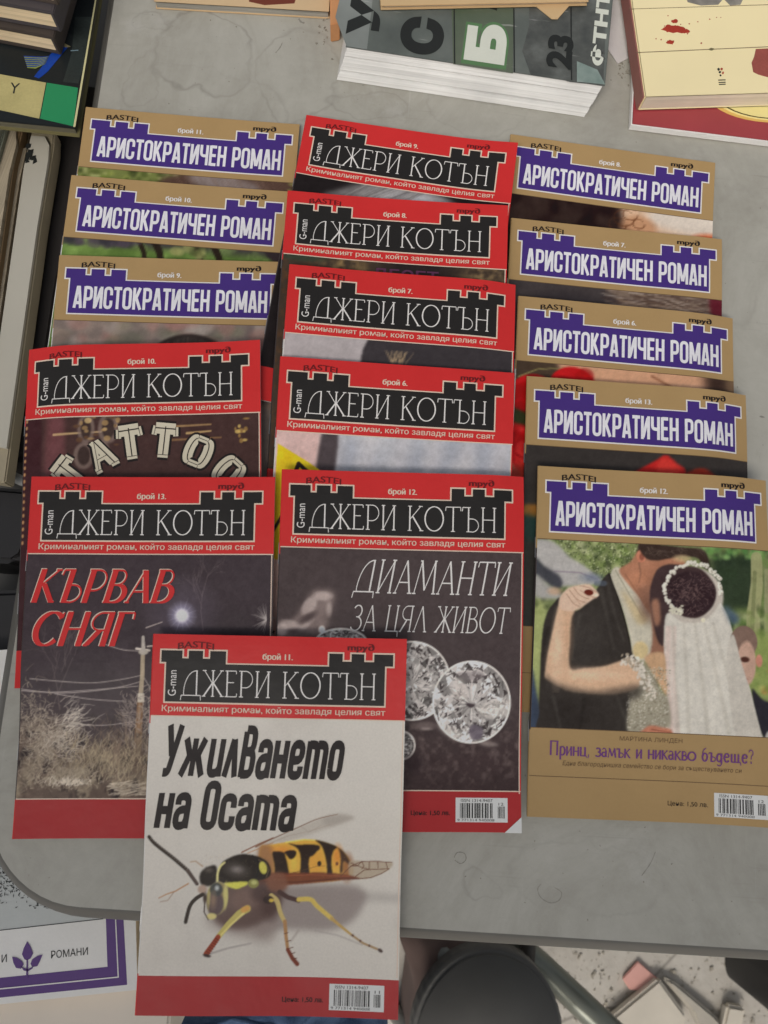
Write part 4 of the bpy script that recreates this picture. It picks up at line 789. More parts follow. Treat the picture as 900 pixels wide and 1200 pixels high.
# ------------------------------------------------------------------ table and ground
def flat(pts, z, src=None): return [tuple(spot(x, y, z)[:2]) for x, y in pts]
SHADE_Y, SHADE_Z = -.965, 1.35  # front edge and height of the added light-blocking sheet
def table_mat():
    g = NG('worn_grey_laminate'); co = g.n('ShaderNodeTexCoord').outputs['Object']
    n1 = g.noise(co, 5, 6, .6); n2 = g.noise(co, 26, 6, .65); n3 = g.noise(co, 160, 4, .7)
    f = g.math('ADD', g.math('MULTIPLY', n1, .5), g.math('ADD', g.math('MULTIPLY', n2, .33), g.math('MULTIPLY', n3, .17)))
    c = g.ramp(f, (.34, (.33, .318, .275)), (.5, (.40, .388, .34)), (.66, (.45, .438, .39)))
    # dried water rings: wobbly outlines a few millimetres wide
    dw = g.n('ShaderNodeTexNoise', Scale=16., Detail=4., Roughness=.6); g.l(co, dw.inputs['Vector'])
    off = g.n('ShaderNodeVectorMath', operation='MULTIPLY_ADD'); g.l(dw.outputs['Color'], off.inputs[0]); off.inputs[1].default_value = (.05, .05, 0); g.l(co, off.inputs[2])
    for (cx, cy, rx, ry, st) in RINGS:
        mp = g.n('ShaderNodeMapping'); mp.vector_type = 'POINT'; g.l(off.outputs[0], mp.inputs[0])
        mp.inputs['Location'].default_value = (-(cx+.025)/rx, -(cy+.025)/ry, 0); mp.inputs['Scale'].default_value = (1/rx, 1/ry, 0)
        ln = g.n('ShaderNodeVectorMath', operation='LENGTH'); g.l(mp.outputs[0], ln.inputs[0]); d_ = g.math('SUBTRACT', ln.outputs['Value'], 1.)
        w_ = .045*(.04/min(rx, ry))**.7
        ring = g.math('SUBTRACT', 1., g.math('DIVIDE', g.math('ABSOLUTE', d_), w_), clamp=True); ins = g.math('MULTIPLY', g.math('LESS_THAN', d_, 0.), .10)
        m = g.math('MULTIPLY', g.math('ADD', g.math('MULTIPLY', ring, g.ramp(g.noise(co, 20, 3), (.35, .15), (.6, 1.))), ins), st, clamp=True)
        c = g.mix(g.math('MULTIPLY', m, .6), c, (.19, .178, .155))
    # scuffs: fine scratches running in two directions, grime specks
    for rot, sc_ in ((.5, (9, 240, 1)), (-.9, (260, 12, 1)), (1.4, (14, 300, 1))):
        mp = g.n('ShaderNodeMapping'); g.l(co, mp.inputs[0]); mp.inputs['Rotation'].default_value = (0, 0, rot); mp.inputs['Scale'].default_value = sc_
        s_ = g.ramp(g.noise(mp.outputs[0], 1, 2, .5), (.66, 0.), (.74, 1.)); s_ = g.math('MULTIPLY', s_, g.ramp(g.noise(co, 12, 3), (.45, 0.), (.65, .4)))
        c = g.mix(s_, c, (.22, .21, .185) if rot > 0 else (.50, .49, .46))
    sp = g.ramp(g.noise(co, 420, 2, .5), (.72, 0.), (.78, .7)); c = g.mix(sp, c, (.12, .11, .09))
    gr = g.ramp(g.noise(co, 9, 7, .72, 1.2), (.44, 0.), (.68, .55)); c = g.mix(gr, c, (.25, .235, .195)); lt_ = g.ramp(g.noise(co, 14, 6, .7), (.58, 0.), (.74, .5)); c = g.mix(lt_, c, (.52, .51, .48))
    g.l(c, g.b.inputs['Base Color']); g.l(g.math('ADD', g.math('MULTIPLY', n2, .3), .30), g.b.inputs['Roughness'])
    g.bump(g.math('ADD', n3, g.math('MULTIPLY', n2, .6)), .18, .0008); return g.m
def edge_mat(): return simple('grey_plastic_rim', (.105, .10, .088), .55, .2, 30, .15)
TA = math.radians(10); ca, sa = math.cos(TA), math.sin(TA)
pl = (spot(129, 0)+spot(32, 636)+spot(19, 775))/3; pb = (spot(471, 1084)+spot(900, 1119))/2
dl = np.array([-sa, ca]); db = np.array([ca, sa])
q = np.linalg.solve(np.array([dl, -db]).T, pb[:2]-pl[:2]); CORNER = pl[:2]+q[0]*dl
def tl(px, py, z=0.):
    p = spot(px, py, z)[:2]-CORNER; return np.array([p@db, p@dl])
RINGS = []
for (cx, cy, rx, ry, st) in ((238, 62, 62, 50, .9), (245, 120, 95, 45, .35), (176, 26, 17, 14, .8), (170, 95, 20, 30, .5), (560, 115, 60, 40, .4), (350, 90, 46, 60, .55), (430, 125, 50, 22, .6), (870, 300, 40, 90, .3), (690, 1030, 90, 40, .3), (560, 1046, 25, 16, .5), (880, 700, 50, 120, .3)):
    a_, b_ = tl(cx, cy), tl(cx+10, cy); k_ = np.linalg.norm(b_-a_)/10; RINGS.append((a_[0], a_[1], rx*k_, ry*k_, st))
tab = empty('table', (CORNER[0], CORNER[1], 0), TA, label='grey laminate market table with a rounded corner, water rings and scratches', cat='table')
TW, TD, RC = 1.15, .70, .058
def rr(off):
    p = []
    for cx, cy, a0 in ((RC, RC, 180), (TW-RC, RC, 270), (TW-RC, TD-RC, 0), (RC, TD-RC, 90)):
        p += [(cx+(RC+off)*math.cos(math.radians(a0+a)), cy+(RC+off)*math.sin(math.radians(a0+a))) for a in np.linspace(0, 90, 13)]
    return p
mb = MB(); o0 = rr(-.0006); mb.V = [(x, y, 0) for x, y in o0]; mb.F = [tuple(range(len(o0)))]; mb.M = [0]
mb.build('table_top', table_mat(), tab)
prof = [(-.0006, 0), (.0002, -.0002), (.0016, -.0014), (.0075, -.011), (.0098, -.017), (.0104, -.026), (.0098, -.031), (.004, -.0315), (-.03, -.030)]
V = []; N = len(o0)
for off, z in prof: V += [(x, y, z) for x, y in rr(off)]
Fc = [(i*N+j, (i+1)*N+j, (i+1)*N+(j+1) % N, i*N+(j+1) % N) for i in range(len(prof)-1) for j in range(N)]+[tuple(range((len(prof)-1)*N, len(prof)*N))]
rim = mesh_obj('table_rim', V, Fc, edge_mat(), tab, True)
legm = simple('grey_painted_steel', (.22, .22, .20), .45, .15, 20, .1)
for lx, ly in ((.10, .10), (TW-.1, .10), (TW-.1, TD-.1), (.10, TD-.1)):
    mb = MB(); mb.tube([(lx, ly, -.032), (lx, ly, -.738)], .014, 12); mb.build('leg', legm, tab, True)
# pencil marks and grime on the top
pm = simple('grime', (.25, .24, .21), .8, .2, 200, 0)
def mark(pts, w_, name='scratch'):
    p = np.array([tl(*q) for q in pts]); p = smooth_closed(p, 6, False); t = np.gradient(p, axis=0); t /= np.linalg.norm(t, axis=1)[:, None]+1e-12; nn = np.stack([-t[:, 1], t[:, 0]], -1)
    r = random.Random(int(pts[0][0])); V = []
    for a, b in zip(p, nn): k = w_*r.uniform(.35, 1.); V += [(*(a+b*k/2), .00012), (*(a-b*k/2), .00012)]
    mesh_obj(name, V, [(2*i, 2*i+1, 2*i+3, 2*i+2) for i in range(len(p)-1)], pm, tab)
for pts, w_ in (([(532,1005),(536,999),(544,1000),(546,1007),(540,1012),(533,1008)], .0006), ([(634,1036),(630,1042),(634,1052),(645,1058),(655,1055),(658,1046),(650,1040)], .0006), ([(752,1026),(762,1012),(768,998)], .0006), ([(323,62),(328,56),(331,50)], .0009), ([(350,22),(353,26),(357,27)], .0016), ([(890,488),(896,489)], .0014), ): mark(pts, w_)
rs = random.Random(4)
crumb = simple('dry_crumb', (.25, .23, .19), .9, .3, 300, 0); mb = MB()
for _ in range(120):
    if _ < 46: px, py = rs.gauss(733, 7), rs.gauss(80, 9)
    elif _ < 70: px, py = rs.gauss(384, 8), rs.gauss(40, 14)
    else: px, py = rs.uniform(140, 900), rs.choice([rs.uniform(20, 120), rs.uniform(985, 1080)])
    c = spot(px, py); r = rs.uniform(.0003, .0009)*(1 if _ < 70 else .6); an = [rs.uniform(0, 6.28) for _ in range(5)]; an.sort()
    mb.prism([(c[0]+r*math.cos(a)*rs.uniform(.6, 1.2), c[1]+r*math.sin(a)) for a in an], .00005, .00005+r*.7)
o = mb.build('crumbs', crumb); tag(o, 'dry crumbs and grit scattered on the grey table between the books', 'crumbs', kind='stuff')

# ground
gz = -.74
# unseen sheet, added above and behind the camera to shade the near table
cm_ = simple('shade_sheet_dark', (.16, .15, .13), .9, .15, 6, .3, bscale=300)
mb = MB(); mb.prism([(-2.6, SHADE_Y), (2.6, SHADE_Y), (2.6, SHADE_Y-.95), (-2.6, SHADE_Y-.95)], SHADE_Z, SHADE_Z+.004); shd = mb.build('shade_sheet', cm_); tag(shd, 'dark sheet added out of view to shade the near side of the table', kind='structure')
g = NG('dusty_concrete'); co = g.n('ShaderNodeTexCoord').outputs['Object']; n1 = g.noise(co, 2.2, 6, .65); n2 = g.noise(co, 30, 6, .7)
c = g.ramp(g.math('ADD', g.math('MULTIPLY', n1, .6), g.math('MULTIPLY', n2, .4)), (.35, (.46, .42, .36)), (.65, (.68, .64, .57))); vo = g.n('ShaderNodeTexVoronoi', feature='DISTANCE_TO_EDGE', Scale=4.); g.l(co, vo.inputs['Vector'])
g.l(g.mix(g.ramp(vo.outputs['Distance'], (.0, .6), (.012, 0.)), c, (.14, .12, .10)), g.b.inputs['Base Color']); g.b.inputs['Roughness'].default_value = .9; g.bump(n2, .5, .004)
tag(mesh_obj('ground', [(-6, -6, gz), (6, -6, gz), (6, 6, gz), (-6, 6, gz)], [(0, 1, 2, 3)], g.m), kind='structure', label='dusty beige concrete ground below the table')
stone = simple('paving_stone', (.68, .62, .52), .9, .15, 14, .6, bscale=60)
def slabs(pts, z1, name, mat, label, cat, bev=.004, z0=gz+.002, **k):
    mb = MB(); mb.prism(flat(pts, z1), z0, z1); o = mb.build(name, mat, None, False, bev); return tag(o, label, cat, **k)
slabs([(773,1147),(716,1194),(700,1222),(790,1240),(806,1192)], gz+.02, 'paving_stone', stone, 'pale angular paving stone on the ground right of the metal tube', 'paving stone')
slabs([(776,1146),(812,1188),(830,1230),(870,1225),(838,1190),(790,1150)], gz+.014, 'paving_stone', simple('rough_stone', (.5, .46, .39), .95, .3, 20, .8, bscale=50), 'rough brown grey stone chunk beside the pale paving stone', 'paving stone')
slabs([(853,1178),(875,1182),(868,1215),(846,1210)], gz+.02, 'paving_stone', stone, 'small square stone on the ground near the black object', 'paving stone')
slabs([(748,1127),(730,1147),(738,1160),(748,1161),(771,1147)], gz+.007, 'tile_shard', simple('pink_terracotta', (.78, .42, .36), .8, .08, 40, .2), 'pink tile shard lying at the tip of the paving stone', 'tile shard', .001)
blk = simple('black_rubber', (.012, .012, .013), .5, .3, 30, .1)


mb = MB(); rs = random.Random(12)
for _ in range(900):
    c = spot(rs.uniform(560, 960), rs.uniform(1090, 1230), gz); r = rs.uniform(.001, .004)*rs.random()**3+.0006; an = sorted(rs.uniform(0, 6.28) for _ in range(5))
    mb.prism([(c[0]+r*math.cos(a), c[1]+r*math.sin(a)) for a in an], gz+.0005, gz+.0005+r*.6)
o = mb.build('grit', simple('grit_stone', (.42, .38, .31), .9, .3, 80, .2)); tag(o, 'grit and small stones scattered on the ground beside the stool', 'grit', kind='stuff')
# things below the front edge
mb = MB(); c0 = spot(572, 1222, -.50); R0 = .086
ring = [(c0[0]+R0*math.cos(a)*1., c0[1]+R0*1.12*math.sin(a)) for a in np.linspace(0, 2*math.pi, 48, endpoint=False)]
st = empty('stool', (0, 0, 0), 0, label='round stool with a dark grey padded seat under the front edge', cat='stool')
mb.prism(ring, -.545, -.50); seat = mb.build('seat', simple('dark_grey_vinyl', (.115, .11, .10), .6, .12, 30, .2), st, True, .012, 4)
for k in range(4):
    a = math.pi/4+k*math.pi/2; mb = MB(); mb.tube([(c0[0]+.07*math.cos(a), c0[1]+.07*math.sin(a), -.544), (c0[0]+.11*math.cos(a), c0[1]+.11*math.sin(a), gz)], .011, 10); mb.build('leg', legm, st, True)
def lumpy(name, pts, z, h, mat, seed, amp=.012, **k):
    """soft padded volume over a footprint"""
    P = np.array(flat(pts, z)); c = P.mean(0); P = smooth_closed(P, 8); V = []; Fc = []; r = np.random.RandomState(seed); rings = 9; N = len(P)
    ph = r.rand(6)*6.28
    for i in range(rings):
        t = i/(rings-1); s_ = math.cos(t*math.pi/2*.98); zz = z+h*math.sin(t*math.pi/2)
        for x, y in P: dx, dy = (x-c[0])*s_, (y-c[1])*s_; wz = amp*(math.sin(dx*60+ph[0]+dy*20)+.6*math.sin(dy*90+ph[1]-dx*35)+.4*math.sin(dx*150+dy*110+ph[2])); V.append((c[0]+dx, c[1]+dy, zz+wz*min(1, t*3)*.5))
    V.append((c[0], c[1], z+h)); Fc = [(i*N+j, i*N+(j+1) % N, (i+1)*N+(j+1) % N, (i+1)*N+j) for i in range(rings-1) for j in range(N)]+[((rings-1)*N+j, (rings-1)*N+(j+1) % N, rings*N) for j in range(N)]
    b = len(V); V += [(x, y, gz+.003) for x, y in P]; Fc += [(b+j, b+(j+1) % N, (j+1) % N, j) for j in range(N)]
    return tag(mesh_obj(name, V, Fc, mat, None, True), **k)
lumpy('brown_bag', [(468,1085),(520,1082),(575,1092),(600,1130),(590,1230),(500,1260),(478,1230),(484,1150)], -.60, .04, simple('brown_fabric', (.15, .10, .085), .85, .2, 40, .4), 2, label='dark brown cloth bag on the ground behind the grey stool', cat='bag')
g = NG('blue_denim'); co = g.n('ShaderNodeTexCoord').outputs['Object']; wv = g.noise(co, 900, 2); n2 = g.noise(co, 22, 5)
g.l(g.ramp(g.math('ADD', g.math('MULTIPLY', wv, .4), g.math('MULTIPLY', n2, .6)), (.35, (.035, .07, .15)), (.65, (.12, .19, .31))), g.b.inputs['Base Color']); g.b.inputs['Roughness'].default_value = .9; g.bump(wv, .5, .0006)
lumpy('denim_cloth', [(178,1178),(250,1160),(330,1130),(430,1098),(458,1100),(464,1125),(456,1180),(430,1260),(250,1290),(210,1230)], -.40, .06, g.m, 5, .03, label='crumpled blue denim cloth under the wasp magazine', cat='denim cloth')
lumpy('black_bag', [(906,1140),(900,1152),(900,1176),(908,1190),(930,1198),(990,1196),(990,1132),(935,1130)], -.62, .03, blk, 7, .006, label='black rounded object cut by the right edge below the table', cat='bag')
wht = simple('white_plastic', (.72, .72, .69), .4, .05, 30, .05)
tb = empty('folding_leg', (0, 0, 0), 0, label='grey green metal tube slanting down from a white clamp below the table', cat='metal tube')
A_, B_, C_ = spot(600, 1100, -.60), spot(632, 1130, -.60), spot(740, 1232, -.56); U_ = (A_+B_)/2+np.array([0, 0, .012])
gm = NG('grey_green_tube'); gm.b.inputs['Base Color'].default_value = (.20, .21, .175, 1); gm.b.inputs['Roughness'].default_value = .35; gm.b.inputs['Metallic'].default_value = .4
mb = MB(); mb.tube([A_+np.array([0, .03, 0]), A_, U_, B_, (B_*.6+C_*.4), C_], .0165, 16); mb.build('tube', gm.m, tb, True)
mb = MB(); p = spot(597, 1124, -.575); mb.box(p[0]-.014, p[0]+.014, p[1]-.012, p[1]+.012, p[2]-.02, p[2]); mb.build('clamp', wht, tb, False, .004)
mb = MB(); p = spot(618, 1113, -.575); mb.tube([p+np.array([-.004, .03, 0]), p+np.array([.002, -.012, 0])], .010, 10); mb.build('hinge', simple('dark_hinge', (.07, .06, .05), .6), tb, True)

# ------------------------------------------------------------------ books
def frame(pa, pb, z):
    """ground frame of a box whose near edge runs from pixel pa to pixel pb at height z"""
    A, B = spot(*pa, z), spot(*pb, z); return A, math.atan2(B[1]-A[1], B[0]-A[0]), np.linalg.norm(B[:2]-A[:2])
def book(pa, pb, ztop, th, depth, cover, pages, name, label, grp=None, cov=.0006, inset=.002, flip=1, spine='back', bev=.0003, over=None, fan=None):
    """a closed book lying flat; near edge pa->pb measured at its top"""
    A, an, wd = frame(pa, pb, ztop); r = empty(name, (A[0], A[1], ztop-th), an, label=label, cat='book', group=grp); w2 = over or wd
    x0 = 0 if over is None or over > 0 else wd+over; x1 = x0+abs(w2)
    mb = MB(); mb.box(x0, x1, 0, depth, th-cov, th); mb.build('front_cover', cover, r, False, bev)
    if not fan: mb = MB(); mb.box(x0, x1, 0, depth, 0, cov); mb.build('back_cover', cover, r, False, bev)
    sx = 0 if spine != 'left' else .0008; 
    if fan:      # limp page block that has slid forward towards its bottom
        fx, fy = fan; za_, zb_ = .0002, th-cov-.00003; mb = MB(); K = 7
        for i in range(K):
            t0, t1 = i/K, (i+1)/K; s0, s1 = 1-t0, 1-t1; xa, xb = x0+.0012, x1-.0012; e = random.Random(i).uniform(-.0005, .0005)
            q = lambda s_, z: [(xa+fx*s_, .0008+fy*s_+e, z), (xb+fx*s_, .0008+fy*s_+e, z), (xb+fx*s_, depth-.001, z), (xa+fx*s_, depth-.001, z)]
            mb.add(q(s0, za_+(zb_-za_)*t0+(.0007 if i in (2, 5) else 0))+q(s1, za_+(zb_-za_)*t1-.00004), [(0,3,2,1),(4,5,6,7),(0,1,5,4),(1,2,6,5),(2,3,7,6),(3,0,4,7)])
        mb.build('pages', pages, r); return r
    mb = MB(); mb.box(x0+(inset if spine != 'left' else .001), x1-inset, inset, depth-.001, cov+.00003, th-cov-.00003); mb.build('pages', pages, r)
    mb = MB()
    if spine == 'right': mb.box(x1-.0012, x1+.0014, -.0004, depth, .0002, th-.0002)
    elif spine == 'left': mb.box(x0-.0006, x0+.0006, 0.0003, depth, cov*.5, th-cov*.5)
    else: mb.box(x0, x1, depth-.0008, depth+.0004, cov*.5, th-cov*.5)
    mb.build('spine', cover, r, False, bev); return r
def patch(r, name, pts, z, mat, th=.00012, label=None):
    """flat print on a book's cover; pts in the book's own metres"""
    mb = MB(); mb.prism(pts, z-.00005, z+th); o = mb.build(name, mat, r)
    if label: o['label'] = label
    return o
def loc(r, px, py, z):
    p = spot(px, py, z)[:2]-np.array(r.location[:2]); a = r.rotation_euler.z; return (p[0]*math.cos(a)+p[1]*math.sin(a), -p[0]*math.sin(a)+p[1]*math.cos(a))
def locs(r, pts, z): return [loc(r, x, y, z) for x, y in pts]
def book_text(r, s, box, z, mat, bold=0., rot=0, name='cover_lettering', lay=.0002, shear=0.):
    V, F_ = font_shape(s, bold); q = fit(V, box[0], -box[3], box[2], -box[1], rot=rot, shear=shear); P = [(x, -y, z+lay) for x, y in q]; o = []
    for f in F_:
        a = sum(P[f[i]][0]*P[f[(i+1) % len(f)]][1]-P[f[(i+1) % len(f)]][0]*P[f[i]][1] for i in range(len(f))); o.append(f if a > 0 else f[::-1])
    return mesh_obj(name, P, o, mat, r)
pgw = page_mat('white_page_edges', (.82, .81, .78), 'Z', 700, .72); pgy = page_mat('yellowed_page_edges', (.86, .68, .44), 'Z', 1100, .7); pgx = page_mat('page_edges_upright', (.50, .42, .30), 'X', 1100, .6)
# thick grey-green catalogue
def grunge(name, cols, scale=20, rough=.35):
    g = NG(name); co = g.n('ShaderNodeTexCoord').outputs['Object']; n1 = g.noise(co, scale, 6, .6); n2 = g.noise(co, scale*6, 4, .7)
    c = g.ramp(n1, *[(.3+.4*i/(len(cols)-1), c) for i, c in enumerate(cols)]); mp = g.n('ShaderNodeMapping'); g.l(co, mp.inputs[0]); mp.inputs['Scale'].default_value = (30, 260, 1); mp.inputs['Rotation'].default_value = (0, 0, .8)
    s_ = g.ramp(g.noise(mp.outputs[0], 1, 2), (.68, 0.), (.72, .35)); c = g.mix(s_, c, (.5, .5, .47)); g.l(c, g.b.inputs['Base Color']); g.l(g.math('ADD', g.math('MULTIPLY', n2, .25), rough-.12), g.b.inputs['Roughness']); g.bump(n2, .15, .0005); return g.m
ct = .021
cat_ = book((405,55), (709,101), ct, ct-.0004, .30, grunge('grey_green_cover', [(.075, .085, .078), (.11, .125, .113), (.16, .175, .16)]), pgw, 'catalogue', 'thick grey green catalogue with big black letters and white page block at the top centre', inset=.0045, spine='left', cov=.0005, fan=(-.006, -.010))
cat_.location.z = .0004; zt = ct-.0004
L_ = lambda pts: locs(cat_, pts, ct)
patch(cat_, 'cover_panel', L_([(405,-30),(393,20),(406,54),(430,58),(440,-30)]), zt, grunge('pale_grey_band', [(.16, .175, .165), (.24, .26, .245)]))
patch(cat_, 'cover_panel', L_([(528,-30),(531,75),(601,86),(602,-30)]), zt, grunge('moss_green_panel', [(.07, .10, .06), (.12, .14, .10)]))
patch(cat_, 'cover_panel', L_([(620,-30),(620,30),(612,60),(622,88),(655,92),(668,96),(707,100),(712,-30)]), zt, grunge('charcoal_panel', [(.05, .055, .052), (.085, .09, .083), (.14, .15, .14)], 60), .00008)
patch(cat_, 'cover_panel', L_([(676,72),(700,82),(709,99),(676,96)]), zt+.00012, grunge('teal_grey_panel', [(.16, .22, .20), (.28, .34, .31)], 80))
kk = ink('poster_black', (.022, .024, .023)); gw = ink('poster_white', (.62, .64, .56)); gg = ink('poster_green', (.10, .20, .09)); pw2 = ink('poster_grey', (.10, .12, .11))
def up(c_, x0, y0, x1, y1, mat, lay=.0002, bold=.07):
    a = loc(cat_, x0, y1, ct); b = loc(cat_, x1, y0, ct); book_text(cat_, c_, (min(a[0], b[0]), min(a[1], b[1]), max(a[0], b[0]), max(a[1], b[1])), zt, mat, bold, 1, lay=lay)
up('У', 405, -2, 450, 40, kk); up('С', 466, 24, 523, 60, kk); up('Л', 470, -30, 524, 14, kk); up('Б', 543, 32, 596, 70, gw, .0004); up('Б', 540, 29, 599, 74, gg, .0002, .14); up('Л', 545, -30, 600, 15, kk)
up('23', 639, 44, 673, 78, kk, .0004, .05); up('ФТНТ', 691, -8, 716, 76, gw, .0004, .05)
for x in (531, 601, 668): patch(cat_, 'panel_line', L_([(x,-30),(x+1,75+(x-531)*.14),(x+2.4,75+(x-531)*.14),(x+1.4,-30)]), zt+.0003, kk)
# tan paperbacks at the top edge
tan = simple('tan_card', alb((186, 158, 118)), .7, .1, 30, .2); tan2 = simple('faded_tan_cover', alb((190, 164, 128)), .65, .12, 20, .2)
b = book((446,7), (690,2), ct+.0045, .0040, .10, tan, page_mat('tan_pages', (.62, .50, .36), 'Z', 900), 'paperback', 'tan paperback lying on top of the grey green catalogue', 'old books around the magazines')
mb = MB(); P = flat([(628,2),(676,-6),(655,18),(648,18)], ct+.004); mb.prism(P, ct+.0006, ct+.0012); o = mb.build('torn_card', tan, None); tag(o, 'torn brown card corner sticking out under the tan paperback', 'card scrap')
b2 = book((180,2), (386,14), .0066, .0064, .12, tan2, page_mat('grey_pages', (.40, .38, .33), 'Z', 900), 'paperback', 'faded tan paperback on the bare table at the top left', 'old books around the magazines', inset=.001)
L_ = lambda pts: locs(b2, pts, .0066); patch(b2, 'cover_picture', L_([(285,-30),(292,2),(310,6),(345,4),(356,-30)]), .0064, ink('maroon_patch', (.16, .04, .025)))
mb = MB(); P = flat([(386,-30),(387,26),(398,24),(400,-30)], .018); mb.prism(P, .0003, .016); o = mb.build('paperback', simple('orange_spine', alb((182, 130, 88)), .6, .15, 60, .2), None, False, .0005); tag(o, 'narrow orange brown booklet edge beside the catalogue', 'booklet')
# red magazine with the pale yellow book on it
crim = simple('crimson_cover', alb((150, 62, 66)), .45, .12, 40, .15); zt3 = .006
rb = book((741,145), (905,165), zt3, .0055, .22, crim, simple('white_torn_pages', (.75, .73, .70), .8, .06, 200, .4), 'crimson_magazine', 'crimson magazine with frayed white pages under the pale yellow book', 'old books around the magazines', inset=-.0009, cov=.0005, over=.25)
rb.location.z = .0005; L_ = lambda pts: locs(rb, pts, zt3)
def oval(cx, cy, rx, ry, k=40): return [(cx+rx*math.cos(a), cy+ry*math.sin(a)) for a in np.linspace(0, 2*math.pi, k, endpoint=False)]
for j, (s_, m_) in enumerate(((1, ink('ochre_ring', alb((206, 170, 96)))), (.93, ink('cream_ring', alb((222, 206, 140)))), (.885, ink('dark_ring', alb((70, 62, 40)))), (.86, ink('cream_oval', alb((216, 204, 140)))))):
    patch(rb, 'oval_badge', L_(oval(912, 108, 84*s_, 36*s_)), .0055+j*.00012, m_)
yel = simple('pale_yellow_cover', alb((222, 208, 164)), .5, .05, 14, .1)
zy = .0205
yb = book((757,113), (920,108), zy, .0135, .20, yel, page_mat('brownish_page_edges', (.80, .70, .55), 'Z', 900, .8), 'pale_yellow_book', 'pale yellow book with dark red blood spatter print at the top right', 'old books around the magazines', inset=.0008, spine='left', over=.24)
yb.location.z = .0066; yz = .0135; L_ = lambda pts: locs(yb, pts, zy)
mb = MB(); mb.box(-.0016, -.0007, .0003, .2, .0002, .0131); mb.build('spine_cover', simple('faded_crimson_spine', alb((140, 92, 84)), .6, .15, 80, .2), yb)
line = ink('brown_line', (.20, .15, .09)); blood = ink('blood_red', alb((150, 56, 44)), .4, vary=.3)
patch(yb, 'cover_line', L_([(746,61.6),(905,54.6),(905,53.8),(746,60.8)]), yz, line); patch(yb, 'cover_line', L_([(737,10.4),(905,5.2),(905,4.6),(737,9.9)]), yz, line)
def blot(cx, cy, rx, ry, seed, mat=blood, name='blood_spatter', k=18, j=.3):
    r = random.Random(seed); patch(yb, name, L_([(cx+rx*math.cos(a)*r.uniform(1-j, 1+j), cy+ry*math.sin(a)*r.uniform(1-j, 1+j)) for a in np.linspace(0, 2*math.pi, k, endpoint=False)]), yz+seed*1e-6, mat)
blot(792, 34, 14, 4.6, 1); blot(786, 32, 8, 3.5, 2); blot(791, 24.5, 4, 2.2, 3); blot(786, 49, 4.4, 2.6, 4); blot(801, 36, 7, 2.5, 5)
for i, (x, y, r_) in enumerate(((775,46,.9),(769,45,.8),(808,27.5,.9),(818,25,.8),(832,22,.9),(840,20,.6),(822,50,1.2),(806,39,.9),(783,18,.8),(779,30,.7),(845,20,.5),(798,28,.7))): blot(x, y, r_, r_*.8, 10+i, k=7)
blot(834, 57.3, 3.4, 1.3, 30, ink('olive_blot', (.16, .14, .07))); patch(yb, 'cover_picture', L_([(886,57),(884,66),(881,73),(883,84),(889,87),(900,90),(930,92),(930,55)]), yz, ink('rust_picture', alb((142, 78, 70)), vary=.3))
for i, (x, y, r_) in enumerate(((842.5,81,1.6),(846,80.5,1.4),(844,84,1.5),(847.5,85,1.4),(844.5,88,1.3))): blot(x, y, r_, r_, 40+i, blood if i % 2 else kk, 'logo_figure', 7)
for i, y in enumerate((93.5, 96.3, 98.6)): patch(yb, 'logo_lettering', L_([(842+i*.4, y-.6),(850.5+i*.2, y-.9),(850.5, y+.2),(842+i*.4, y+.5)]), yz, kk)
patch(yb, 'cover_picture', L_([(800,-20),(806,2),(822,6),(842,5),(848,-2),(856,6),(868,5),(880,-20)]), yz, grunge('grey_smudge_picture', [(.30, .28, .24), (.12, .11, .10)], 80))
mb = MB(); P = flat([(712,-30),(713,54),(725,72),(737,66),(733,20),(729,-30)], .003); mb.prism(P, .0004, .0012); o = mb.build('torn_paper', simple('torn_white_paper', (.60, .57, .56), .8, .12, 60, .4), None); tag(o, 'torn whitish paper strip between the catalogue and the yellow book', 'paper scrap')

# ------------------------------------------------------------------ left of the table: lower shelf with books and black boxes
sz = -.16
shelf = simple('grey_board', (.11, .105, .095), .7, .2, 10, .3)
mb = MB(); mb.box(-.62, -.014, -.20, .95, -.022, 0); o = mb.build('shelf_board', shelf, None, False, .002); o.location = (CORNER[0], CORNER[1], sz); o.rotation_euler.z = TA; tag(o, 'grey board standing lower than the table along its left side', 'board')
mb = MB()
for x, y in ((-.58, -.15), (-.06, -.15), (-.06, .9), (-.58, .9)): mb.box(x-.02, x+.02, y-.02, y+.02, gz-sz, -.0225)
o = mb.build('trestle', shelf, None); o.location = (CORNER[0], CORNER[1], sz); o.rotation_euler.z = TA; o.name = 'trestle'; tag(o, 'trestle legs carrying the low grey board left of the table', 'trestle')
def block(pts, z1, z0, name, mat, label, cat, bev=.002, grp=None):
    mb = MB(); mb.prism(flat(pts, z1), z0, z1); o = mb.build(name, mat, None, False, bev, 3); return tag(o, label, cat, grp)
dk = simple('black_plastic', (.010, .009, .010), .5, .4, 20, .1); dk2 = simple('dark_brown_cloth', (.022, .018, .017), .85, .3, 14, .4)
block([(-80,60),(128,100),(74,330),(52,470),(40,540),(-80,534)], -.066, sz+.001, 'black_box', dk2, 'dark brown box in the gap between the upright books and the table', 'box', .006)
block([(-60,566),(32,573),(31,640),(26,652),(14,660),(-60,658)], -.075, sz+.001, 'black_box', dk, 'black box with a rounded corner below the pale strap', 'box', .006)
block([(-80,694),(40,690),(24,800),(16,900),(-80,900)], -.08, sz+.001, 'black_box', dk, 'black box left of the night scene magazine', 'box', .004)
mb = MB(); mb.tube([spot(-30, 546, -.072), spot(4, 554, -.071), spot(44, 571, -.072)], .0036, 10); o = mb.build('strap', simple('grey_strap', (.30, .30, .29), .6, .1, 80, .2), None, True); tag(o, 'pale grey strap crossing the black boxes at the left edge', 'strap')
